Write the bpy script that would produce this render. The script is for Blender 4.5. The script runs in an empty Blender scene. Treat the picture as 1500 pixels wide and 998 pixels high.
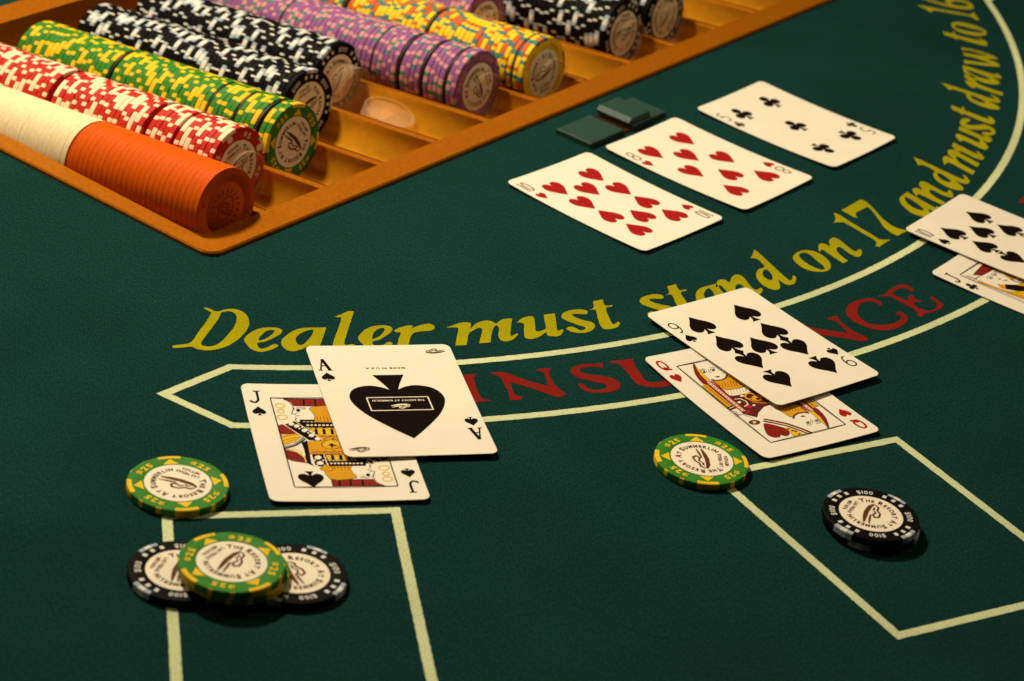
import bpy, math, random
from mathutils import Vector, Matrix
from mathutils.geometry import delaunay_2d_cdt

# ------------------------------------------------------------------ camera, world, lamp, exposure
S = bpy.context.scene
COL = S.collection
R = math.radians
CAM_H, CAM_Y = 0.545732, -1.05
PITCH, ROLL, FPIX = R(28.61024), R(8.491626), 3795.53
_fwd = Vector((0, math.cos(PITCH), -math.sin(PITCH)))
_up = Vector((0, math.sin(PITCH), math.cos(PITCH)))
_rt = Vector((1, 0, 0))
_r2 = _rt * math.cos(ROLL) + _up * math.sin(ROLL)
_u2 = _up * math.cos(ROLL) - _rt * math.sin(ROLL)
cam = bpy.data.cameras.new('camera')
camo = bpy.data.objects.new('camera', cam)
COL.objects.link(camo)
camo.matrix_world = Matrix(((_r2.x, _u2.x, -_fwd.x, 0), (_r2.y, _u2.y, -_fwd.y, CAM_Y), (_r2.z, _u2.z, -_fwd.z, CAM_H), (0, 0, 0, 1)))
cam.sensor_width = 36
cam.lens = 36 * FPIX / 1500
cam.clip_start = 0.05
cam.clip_end = 20
cam.dof.use_dof = True
cam.dof.focus_distance = 1.13
cam.dof.aperture_fstop = 15
S.camera = camo

W = bpy.data.worlds.new('World')
S.world = W
W.use_nodes = True
bg = W.node_tree.nodes['Background']
bg.inputs[0].default_value = (1.0, 0.66, 0.36, 1)
bg.inputs[1].default_value = 0.014

def lamp(name, loc, target, power, size, colour, spread=180):
    l = bpy.data.lights.new(name, 'AREA')
    l.shape = 'DISK'
    l.size = size
    l.energy = power
    l.color = colour
    l.spread = R(spread)
    o = bpy.data.objects.new(name, l)
    COL.objects.link(o)
    o.location = loc
    o.rotation_euler = (Vector(target) - Vector(loc)).to_track_quat('-Z', 'Y').to_euler()
    return o
# one warm lamp hanging over the dealer's side of the table
lamp('table_lamp', (-0.55, 0.42, 0.98), (-0.03, 0.0, 0), 9.7, 0.13, (1.0, 0.87, 0.62), 120)
# added fill lights, left and far right, narrowed onto the tray to brighten its chips
lamp('tray_fill', (-1.3, -0.10, 1.2), (-0.28, 0.16, 0), 0.8, 0.5, (1.0, 0.80, 0.48), 50)
lamp('tray_fill', (1.1, 0.70, 1.2), (-0.22, 0.14, 0), 0.85, 0.4, (1.0, 0.78, 0.46), 50)

S.view_settings.view_transform = 'Standard'
S.view_settings.look = 'None'
S.view_settings.gamma = 1
S.view_settings.exposure = -0.28
S.view_settings.use_curve_mapping = False
S.cycles.max_bounces = 8
S.cycles.transparent_max_bounces = 16
S.cycles.caustics_reflective = False
S.cycles.caustics_refractive = False

# ------------------------------------------------------------------ measured outlines (mm)
LETTERS = [
('D', 'y', ['-135.2,-61.7!;-133.0,-61.2;-129.2,-63.2;-126.1,-60.6;-122.9,-58.8;-119.3,-59.2;-116.1,-62.2;-113.9,-67.9;-113.7,-75.2;-115.4,-83.0;-118.6,-90.6;-122.6,-95.5;-126.6,-97.9;-130.9,-98.2;-134.1,-97.0;-137.6,-98.9;-141.0,-100.3!;-141.6,-98.3;-137.7,-96.1;-135.3,-94.1;-134.1,-89.9;-133.0,-81.3;-131.6,-72.4;-131.1,-65.4;-132.6,-63.8', '-126.7,-63.3;-124.0,-61.5;-121.3,-62.3;-119.6,-66.5;-119.4,-73.9;-120.9,-82.6;-122.7,-89.4;-125.4,-93.8;-128.6,-94.8;-130.6,-93.4;-130.2,-88.6;-128.8,-79.9;-127.3,-71.1;-127.0,-65.7']),
('e', 'y', ['-101.2,-69.7;-99.0,-71.1;-99.2,-74.8;-101.7,-79.2;-104.5,-83.2;-107.4,-85.4;-106.7,-88.5;-105.0,-89.8;-102.8,-87.8;-100.9,-84.6;-99.5,-84.2;-98.5,-85.4;-100.3,-88.5;-102.8,-91.3;-105.5,-92.7;-109.2,-91.3;-112.3,-87.2;-113.5,-84.0;-112.9,-80.2;-110.7,-75.3;-107.3,-71.6;-104.1,-70.1', '-102.5,-72.2;-102.1,-73.6;-103.0,-77.1;-104.9,-80.8;-107.3,-83.0;-107.2,-78.9;-105.8,-74.8;-104.2,-72.7']),
('a', 'y', ['-88.8,-65.6;-84.5,-64.1;-80.7,-62.9!;-81.0,-71.2;-81.3,-79.6;-81.2,-82.6;-79.8,-82.0;-79.2,-83.0;-81.0,-85.8;-83.6,-86.8;-85.3,-85.4;-86.0,-81.6!;-88.5,-85.1;-91.3,-87.8;-94.0,-87.8;-96.6,-85.2;-97.9,-81.1;-97.1,-76.8;-94.5,-70.7;-91.6,-67.2', '-86.1,-66.7;-85.9,-71.7;-87.5,-78.4;-89.0,-81.5;-90.8,-81.0;-92.1,-77.8;-91.7,-73.5;-89.3,-69.1']),
('l', 'y', ['-78.4,-51.9!;-76.0,-49.0;-73.4,-45.2;-70.9,-44.7!;-71.0,-50.1;-71.3,-59.8;-71.5,-70.3;-71.4,-74.4;-70.5,-75.7;-67.7,-74.1;-66.8,-75.3;-68.2,-78.6;-71.4,-80.6;-74.9,-80.2;-76.0,-77.4;-76.0,-71.7;-75.5,-60.0;-75.6,-52.1;-77.1,-52.2']),
('r', 'y', ['-51.8,-56.8!;-49.2,-52.8;-46.0,-49.9;-44.0,-50.1;-44.5,-52.4;-41.6,-48.8;-37.8,-45.8;-35.5,-46.3;-34.5,-48.7;-35.7,-51.5;-39.1,-53.3;-42.4,-55.4;-43.8,-58.5;-44.1,-62.8;-44.1,-69.0;-44.1,-72.7!;-48.1,-74.1!;-48.8,-70.5;-48.8,-63.2;-48.7,-57.4;-50.2,-57.9']),
('e', 'y', ['-55.3,-53.1;-52.9,-54.3;-52.7,-58.0;-54.8,-62.7;-57.2,-66.9;-59.8,-69.4;-58.7,-72.4;-56.9,-73.5;-55.0,-71.3;-53.4,-68.0;-52.0,-67.4;-51.0,-68.5;-52.4,-71.8;-54.6,-74.8;-57.1,-76.5;-60.9,-75.4;-64.4,-71.7;-66.0,-68.6;-65.8,-64.8;-64.2,-59.7;-61.2,-55.7;-58.1,-53.8', '-56.4,-55.8;-55.7,-57.1;-56.3,-60.6;-57.8,-64.5;-59.9,-67.0;-60.3,-62.9;-59.4,-58.7;-57.9,-56.5']),
('m', 'y', ['-29.4,-47.0!;-26.1,-43.0;-22.4,-39.7;-19.2,-39.6;-18.8,-44.3;-16.7,-38.8;-13.0,-35.0;-10.2,-34.9;-8.1,-36.1;-5.8,-31.7;-1.4,-29.3!;-1.4,-36.4;-1.1,-43.5;-0.5,-45.7;1.5,-42.7;2.2,-43.7;0.0,-49.1;-2.7,-51.3;-5.0,-50.7;-6.3,-46.9;-6.4,-41.0;-7.7,-37.8;-8.9,-40.5;-9.3,-46.1;-9.2,-54.3!;-14.1,-56.6!;-13.7,-47.5;-13.8,-43.3;-15.3,-42.6;-17.6,-45.7;-19.2,-49.8;-19.3,-59.8!;-24.1,-61.9!;-24.1,-52.5;-24.2,-46.0;-26.4,-45.7']),
('u', 'y', ['0.8,-32.6!;3.6,-26.9;6.9,-24.6;8.1,-25.5;9.1,-31.9;9.7,-37.1;10.7,-38.0;12.8,-36.1;14.1,-33.3;13.1,-26.9;12.4,-21.3!;17.3,-18.5!;18.3,-26.5;19.3,-34.1;20.4,-33.7;21.5,-32.2;21.9,-34.5;20.7,-38.5;18.2,-40.1;15.4,-40.1;14.3,-37.5;12.6,-41.0;9.9,-44.6;7.5,-45.8;5.4,-45.0;4.6,-39.3;4.3,-33.4;3.1,-31.9']),
('s', 'y', ['31.8,-11.8;31.3,-14.8;27.3,-15.7;25.0,-17.0;26.3,-19.1;30.4,-20.9;34.2,-21.5;35.8,-24.1;35.1,-28.5;32.1,-32.1;28.2,-33.7;24.7,-33.0;23.2,-31.1;25.0,-28.7;27.7,-29.7;29.2,-31.0;31.1,-29.8;31.6,-27.4;27.8,-26.0;23.1,-23.8;20.6,-21.5;20.7,-17.8;22.6,-14.7;25.9,-12.1;29.4,-10.9']),
('t', 'y', ['38.2,1.9!;39.6,-3.7;42.5,-2.4;42.7,-3.7;40.0,-6.0;41.4,-13.1;43.1,-19.3;44.3,-20.5;46.0,-17.5;46.9,-19.0;45.8,-22.7;42.8,-25.5;39.9,-26.1;38.0,-22.7;36.6,-15.8;35.4,-9.4;32.6,-10.3!;34.5,-7.2;33.9,-1.4!']),
('s', 'y', ['65.8,14.6;65.7,11.5;61.7,10.3;59.6,8.7;61.1,6.8;65.4,5.4;69.2,5.1;71.0,2.7;70.7,-1.8;68.1,-5.6;64.3,-7.6;60.8,-7.2;59.1,-5.4;60.7,-2.8;63.5,-3.6;65.1,-4.8;66.9,-3.4;67.1,-1.0;63.2,0.1;58.3,1.8;55.7,3.9;55.4,7.6;57.0,10.8;60.1,13.7;63.4,15.2']),
('t', 'y', ['71.6,28.2!;73.5,22.7;76.2,24.3;76.5,23.0;74.1,20.4;76.2,13.5;78.4,7.5;79.7,6.4;81.1,9.5;82.1,8.2;81.5,4.3;78.7,1.3;75.9,0.5;73.7,3.6;71.6,10.3;69.9,16.7;67.1,15.5!;68.7,18.7;67.6,24.4!']),
('a', 'y', ['84.4,29.1;87.7,32.2;90.7,34.9!;93.8,27.2;97.0,19.5;98.4,16.8;99.4,17.9;100.4,17.2;99.9,13.9;97.9,11.9;95.8,12.5;93.5,15.7!;92.7,11.4;91.3,7.8;88.8,6.6;85.3,8.0;82.5,11.1;81.4,15.4;81.2,22.0;82.5,26.4', '87.3,29.1;89.5,24.7;90.9,18.0;90.7,14.5;88.9,14.2;86.4,16.6;85.0,20.7;85.4,25.7']),
('n', 'y', ['91.3,37.9;93.4,40.1;95.2,39.9;97.1,38.3;98.1,44.3;100.8,47.7;103.3,46.2;105.5,41.2;107.7,36.2;109.7,34.6;111.8,37.4;112.7,35.1;111.0,30.0;108.5,28.9;105.5,32.0;102.9,37.3;100.9,37.5;99.8,34.4;100.4,29.7;103.3,23.5!;100.4,20.7!;97.7,25.0;95.0,29.8;92.6,33.7;90.4,31.0']),
('d', 'y', ['109.1,77.1!;111.7,73.7;115.0,67.8;119.5,59.8;122.8,54.0;125.5,49.9;127.0,51.0;127.6,55.3;129.0,53.6;128.3,47.8;125.4,44.7;122.6,45.9;120.1,49.4!;121.1,42.4;120.2,38.4;117.4,37.5;113.5,39.9;110.4,45.6;109.8,51.6;111.1,56.4;113.8,59.8;112.7,63.9;110.1,67.5;107.3,67.2!;108.5,72.0', '114.0,57.4;112.8,53.2;113.6,49.2;116.1,46.9;117.5,48.0;117.3,52.9;115.7,56.7']),
('o', 'y', ['134.7,84.9;137.8,85.2;141.3,83.3;144.3,79.4;146.3,74.1;145.7,68.1;143.3,64.9;139.8,63.4;135.8,63.4;131.9,66.0;128.9,70.4;128.0,74.9;129.2,79.3;131.9,83.2', '132.8,81.5;131.2,79.0;131.5,75.6;134.3,71.1;138.1,67.5;141.6,66.0;143.2,67.8;142.7,70.5;139.7,74.9;137.2,79.5;135.0,81.7']),
('n', 'y', ['141.0,92.2;142.6,94.8;144.4,94.9;146.6,93.6;146.6,99.7;148.8,103.5;151.5,102.3;154.4,97.7;157.4,93.2;159.6,91.9;161.3,95.0;162.5,92.9;161.6,87.6;159.3,86.1;155.8,88.7;152.5,93.5;150.4,93.4;149.8,90.2;151.2,85.6;155.0,80.0!;152.6,76.7!;149.2,80.5;145.8,84.8;142.8,88.3;141.2,85.3']),
('1', 'y', ['150.1,132.0!;152.2,131.6;154.8,128.8;159.6,123.1;166.2,116.0;170.5,111.3;172.6,109.4;177.7,111.1!;174.8,106.6;171.7,101.0!;169.5,101.3!;170.4,105.6;168.1,109.4;163.8,113.6;159.4,118.4;155.0,122.6;152.3,122.2;149.5,120.7!;150.8,125.3']),
('7', 'y', ['154.2,136.9!;157.2,141.3;161.2,147.6;164.7,152.6;167.5,151.3;169.6,147.2;172.1,141.6;174.5,135.0;177.9,129.3;181.4,125.8;184.5,124.8;187.7,124.8!;184.7,121.2;181.7,116.6!;179.1,118.3;176.1,122.5;174.1,127.5;172.2,134.8;169.8,141.9;167.7,146.0!;166.1,142.8;161.6,136.5;161.3,133.7;162.3,130.3!;159.6,131.5;156.9,134.3']),
('a', 'y', ['185.9,163.4;187.9,167.5;189.8,171.1!;195.4,165.0;201.2,158.9;203.5,156.9;204.0,158.3;205.1,158.0;205.9,154.7;204.8,152.2;202.6,152.0;199.3,154.1!;200.1,149.9;200.0,146.0;198.1,144.0;194.4,144.0;190.7,146.0;188.1,149.5;185.6,155.6;185.2,160.2', '188.6,164.4;192.3,161.1;196.0,155.3;197.1,152.1;195.5,151.1;192.3,152.4;189.6,155.8;188.1,160.5']),
('n', 'y', ['192.8,174.1;193.9,177.0;195.7,177.5;198.1,176.7;196.8,182.6;198.2,186.8;201.0,186.2;204.9,182.4;208.7,178.5;211.1,177.7;212.2,181.1;213.8,179.3;214.0,173.9;212.0,172.0;208.1,173.8;203.8,177.8;201.9,177.2;202.0,174.0;204.3,169.8;209.1,165.1!;207.5,161.4!;203.4,164.4;199.1,167.9;195.5,170.7;194.5,167.4']),
('d', 'y', ['196.0,216.9!;199.6,214.7;204.8,210.3;211.8,204.4;217.0,200.2;221.0,197.4;222.0,199.0;221.1,203.2;223.0,202.1;224.4,196.4;222.8,192.5;219.7,192.6;216.2,195.0!;219.6,188.7;220.2,184.7;217.9,182.8;213.4,183.6;208.5,187.9;205.7,193.3;205.3,198.3;206.5,202.4;204.0,205.8;200.4,208.2;197.8,206.9!;197.2,211.9', '207.6,200.2;208.0,195.9;210.2,192.3;213.3,191.1;214.3,192.7;212.3,197.2;209.4,200.2']),
('m', 'y', ['212.4,212.1!;212.0,217.4;212.4,222.3;214.5,224.6;218.1,221.5;215.7,226.9;215.7,232.3;217.7,234.3;220.0,235.0;218.5,239.7;220.0,244.5!;225.0,239.5;230.2,234.6;232.1,233.5;231.5,237.1;232.6,236.8;234.9,231.4;234.6,227.9;232.4,226.8;228.9,228.5;224.6,232.7;221.4,234.1;222.5,231.2;226.1,227.0;232.0,221.1!;230.1,216.1!;223.9,222.9;221.0,225.8;219.4,225.3;219.9,221.4;221.6,217.3;228.6,210.1!;226.7,205.3!;220.1,212.0;215.4,216.5;213.7,215.2']),
('u', 'y', ['223.8,246.8!;221.7,252.8;222.4,256.8;223.8,257.0;229.1,253.2;233.2,249.9;234.5,249.9;234.7,252.8;233.6,255.7;228.4,259.5;223.9,263.0!;225.4,268.4!;231.8,263.5;237.8,258.8;238.4,259.9;238.1,261.7;240.0,260.4;241.9,256.7;241.3,253.8;239.3,251.8;236.7,252.9;238.0,249.2;238.6,244.8;237.7,242.1;235.7,241.2;231.1,244.7;226.7,248.7;224.9,248.9']),
('s', 'y', ['230.2,281.0;232.0,278.6;229.7,275.1;229.1,272.6;231.4,272.0;235.6,273.7;238.8,275.9;241.7,275.1;244.3,271.5;244.7,266.8;243.1,262.9;240.1,261.0;237.6,261.2;237.3,264.3;239.8,265.5;241.9,265.6;242.4,267.8;241.1,269.8;237.3,268.1;232.4,266.4;229.1,266.3;226.5,269.0;225.7,272.5;226.3,276.7;227.9,280.0']),
('t', 'y', ['222.9,296.6!;227.9,293.6;229.0,296.6;230.1,295.8;229.8,292.2;235.8,288.3;241.4,285.0;243.1,285.0;242.2,288.3;243.8,287.9;245.7,284.5;245.5,280.4;243.9,278.0;240.2,279.0;234.3,282.9;229.0,286.7;227.6,284.0!;226.7,287.5;222.3,291.2!']),
('d', 'y', ['219.1,327.7!;223.1,326.4;229.3,323.6;237.6,319.6;243.6,316.8;248.2,315.1;248.7,316.8;246.8,320.7;248.9,320.1;251.7,315.0;251.1,310.8;248.2,310.2;244.1,311.6!;249.0,306.4;250.6,302.7;248.8,300.3;244.3,300.0;238.5,302.9;234.4,307.4;232.7,312.1;232.9,316.3;229.7,319.0;225.5,320.4;223.4,318.5!;221.5,323.2', '234.5,314.5;236.0,310.4;239.0,307.6;242.3,307.2;242.9,308.9;239.9,312.8;236.3,314.9']),
('r', 'y', ['237.1,326.9!;234.8,331.1;233.7,335.3;234.8,337.0;236.6,335.5;234.8,339.7;233.9,344.4;235.5,346.2;238.1,346.0;240.0,343.6;240.0,339.8;240.3,335.9;242.4,333.2;246.0,330.9;251.6,328.0;254.7,326.3!;254.1,322.1!;250.6,323.2;244.2,326.5;239.1,329.4;238.8,327.9']),
('a', 'y', ['234.1,351.1;234.2,355.7;234.4,359.7!;242.1,356.5;249.9,353.3;252.7,352.4;252.6,353.9;253.8,354.1;255.8,351.4;255.9,348.7;254.0,347.6;250.1,348.2!;252.5,344.7;254.1,341.1;253.2,338.6;249.8,337.1;245.6,337.3;241.7,339.5;237.0,344.0;234.7,348.0', '236.1,353.2;240.9,351.7;246.6,347.9;248.9,345.4;247.9,343.9;244.4,343.8;240.6,345.7;237.3,349.5']),
('t', 'y', ['226.5,409.6!;232.0,408.0;232.4,411.1;233.6,410.6;234.3,407.1;241.0,404.7;247.2,403.0;248.9,403.4;247.2,406.3;248.9,406.4;251.6,403.6;252.4,399.5;251.4,396.8;247.6,396.9;240.9,399.2;234.8,401.5;234.1,398.6!;232.4,401.8;227.2,404.3!']),
('o', 'y', ['233.3,425.8;235.3,428.2;239.1,429.4;244.0,428.7;249.1,426.4;253.0,421.7;253.6,417.8;252.1,414.2;249.3,411.4;244.7,410.5;239.5,411.5;235.6,414.0;233.4,417.9;232.6,422.6', '234.4,422.0;235.0,419.1;237.6,417.0;242.7,415.8;248.0,416.0;251.6,417.3;251.5,419.7;249.1,421.3;243.9,422.3;238.9,423.7;235.8,423.8']),
('1', 'y', ['214.1,446.9!;215.9,448.0;219.8,447.7;227.1,446.7;236.8,445.8;243.1,445.2;246.0,445.3;248.6,450.0!;249.5,444.6;251.0,438.4!;249.1,437.1!;246.9,441.0;242.6,442.3;236.6,442.4;230.2,443.0;224.1,443.2;222.3,441.1;221.2,438.1!;219.1,442.4']),
('I', 'r', ['-20.9,-87.4!;-12.7,-83.9!;-13.6,-86.9;-13.4,-90.2;-11.6,-97.4;-9.5,-102.8;-7.7,-104.5;-4.6,-104.3!;-15.3,-110.5!;-14.0,-107.4;-14.9,-102.8;-16.6,-96.7;-18.1,-91.1;-19.2,-88.6']),
('N', 'r', ['-7.6,-81.7!;-1.5,-79.0;5.3,-81.7;12.7,-84.0;18.0,-85.2!;16.8,-78.8;15.4,-74.2;12.6,-73.3!;13.0,-71.5;18.7,-69.2!;17.8,-72.9;19.0,-78.2;21.5,-84.1;25.7,-89.5;25.2,-91.6;22.0,-93.4;17.5,-91.4;10.8,-89.0;4.1,-87.2;2.1,-87.2!;3.0,-91.9;4.8,-96.9;7.8,-97.6!;7.2,-100.0;2.4,-102.2!;2.5,-99.2;0.5,-91.6;-2.2,-84.6;-4.5,-82.5']),
('S', 'r', ['40.8,-62.7!;38.8,-61.9;34.9,-63.1;31.6,-65.2;31.2,-68.2;34.1,-69.6;40.8,-69.3;46.4,-70.4;48.8,-73.6;48.6,-78.2;45.1,-82.0;39.7,-84.4;35.3,-85.0;32.5,-83.0;30.7,-79.7!;32.8,-78.5;34.6,-81.3;37.4,-82.7;41.2,-81.0;43.3,-78.1;42.2,-76.2;36.6,-75.3;30.9,-74.0;27.8,-71.5;27.0,-68.3;28.8,-64.4;33.1,-61.1;38.1,-58.9;40.8,-57.6!']),
('U', 'r', ['43.9,-56.8!;44.1,-55.0;54.1,-50.0!;54.2,-52.5;55.5,-57.9;58.5,-65.0;60.8,-68.3;65.3,-67.5;69.7,-63.3;72.4,-57.4;70.6,-51.0;68.8,-46.9;66.5,-45.8!;67.0,-43.9;73.8,-40.4!;73.9,-43.0;76.2,-49.3;77.4,-55.8;75.3,-63.4;69.8,-69.5;64.3,-72.3;58.7,-72.7;55.3,-70.5;52.3,-64.6;49.3,-58.7;47.0,-56.5']),
('N', 'r', ['126.1,0.5!;131.2,5.1;138.6,4.6;146.3,4.7;151.8,5.2!;148.7,11.0;146.0,15.0;143.0,14.9!;142.9,16.8;147.7,20.8!;147.9,17.0;150.6,12.3;154.8,7.4;160.4,3.5;160.7,1.3;158.1,-1.3;153.2,-0.9;146.0,-0.7;139.0,-1.0;137.1,-1.6!;139.4,-5.9;142.5,-10.1;145.7,-9.9!;145.8,-12.3;141.9,-15.9!;141.0,-13.1;136.9,-6.3;132.2,-0.5;129.3,0.8']),
('C', 'r', ['169.5,40.4!;168.6,37.3;166.6,39.5;163.0,40.0;159.2,36.5;157.4,30.4;157.6,23.9;159.9,19.2;163.9,17.0;169.6,18.5;174.9,22.3;177.8,27.6;177.5,30.2;175.7,30.7;176.6,33.8;179.2,33.5;180.8,29.6;179.6,23.3;175.1,17.0;169.3,13.0;163.1,12.7;156.7,16.0;152.8,20.8;151.8,27.0;153.4,33.6;157.8,39.4;163.2,43.4;166.3,43.3']),
('E', 'r', ['167.2,46.4!;171.9,50.7;174.3,56.0;178.9,62.3;183.2,62.9;185.6,60.2;184.9,57.2;182.4,59.2;179.2,58.7;176.3,54.4;175.6,50.7;178.6,48.9;182.1,46.1!;183.0,52.0;185.1,52.9;186.0,49.6;189.6,48.5!;186.3,46.9;184.6,45.2;186.5,41.4;190.0,39.7;193.7,40.9;196.1,45.6;195.4,50.4;193.2,52.5!;194.0,55.5;196.6,52.4;199.5,48.3!;197.0,43.0;193.0,38.5;189.7,36.3;187.9,32.4!;185.6,32.8!;186.1,36.3;183.3,40.3;178.3,44.3;174.4,48.1;171.8,48.2']),
('w', 'y', ['236.3,362.4!;235.9,367.7;243.9,368.1;251.0,369.0;247.0,372.1;242.0,374.6;236.5,375.1!;236.0,379.4!;244.0,379.5;251.0,380.1;245.9,383.0;239.9,384.9;236.4,383.8;235.4,386.7!;238.8,387.8;246.9,386.0;255.0,381.1;256.5,377.1!;250.0,375.6;256.0,371.0;256.4,365.9!;247.9,364.1;238.9,363.8']),
('6', 'y', ['214.2,463.3;220.2,458.6;231.3,453.7;241.6,452.4;248.2,455.6;249.1,461.9;246.0,467.6;238.6,469.2;233.1,466.0;232.0,460.8;234.7,457.3;228.5,458.2;221.8,460.9;216.5,464.7', '240.8,457.4;245.5,459.2;246.0,462.4;242.5,464.8;237.6,463.9;235.2,460.4;236.7,457.7']),
('R', 'r', ['75.5,-36.3!;87.5,-27.2;95.1,-26.4;98.6,-32.5;96.2,-38.3;104.2,-39.5;111.1,-39.1!;106.2,-43.8!;93.3,-41.8!;96.0,-47.2;98.7,-48.9!;90.6,-55.0!;89.5,-49.7;81.1,-38.4', '84.2,-33.6;89.1,-31.1;92.5,-33.5;91.7,-37.9;89.1,-39.9']),
('A', 'r', ['109.7,-10.3!;112.9,-7.4!;133.5,-17.1;138.4,-17.4!;130.8,-24.3!;129.4,-20.9;124.4,-18.7!;116.8,-25.3!;118.4,-30.5;122.3,-31.7!;115.4,-37.5!;115.8,-32.7', '113.8,-13.3!;121.5,-17.2!;115.7,-22.3!']),
('I', 'r', ['248.2,178.5!;251.8,186.8!;253.2,184.0;255.6,181.7;261.9,177.7;267.1,175.2;269.6,175.2;271.7,177.6!;268.2,165.5!;267.0,168.7;263.2,171.4;257.8,174.7;252.8,177.7;250.3,178.8'])]

BOX_LEFT = [(-87.3,-372.5),(-105.3,-292.1),(-119.6,-227.9),(-35.1,-200.0),(-22.0,-256.2),(-1.2,-344.4)]

BOX_RIGHT = [(90.5,-137.9),(168.7,-86.3),(217.2,-150.7),(250.3,-194.9),(253.3,-173.5),(212.0,-200.7),(160.6,-234.5)]

ARC_IN = (-231.2,377.4,499.8)

ARC_OUT = (-244.0,409.2,580.9)

TIP = [(-115.1,-108.7),(-137.8,-138.8),(-106.6,-156.3)]

CARD_POSE = {'10h':(40.0,108.0,0.9145),'8h':(86.5,169.5,0.9603),'5c':(133.7,237.3,0.9648),'9s':(111.6,-18.6,0.7361),'as':(-43.0,-114.2,0.3255),'js':(-65.6,-156.0,0.2949),'qh':(110.1,-65.5,0.6471),'10s':(239.9,128.3,1.0129),'jc':(249.6,82.3,1.0080)}

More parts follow.
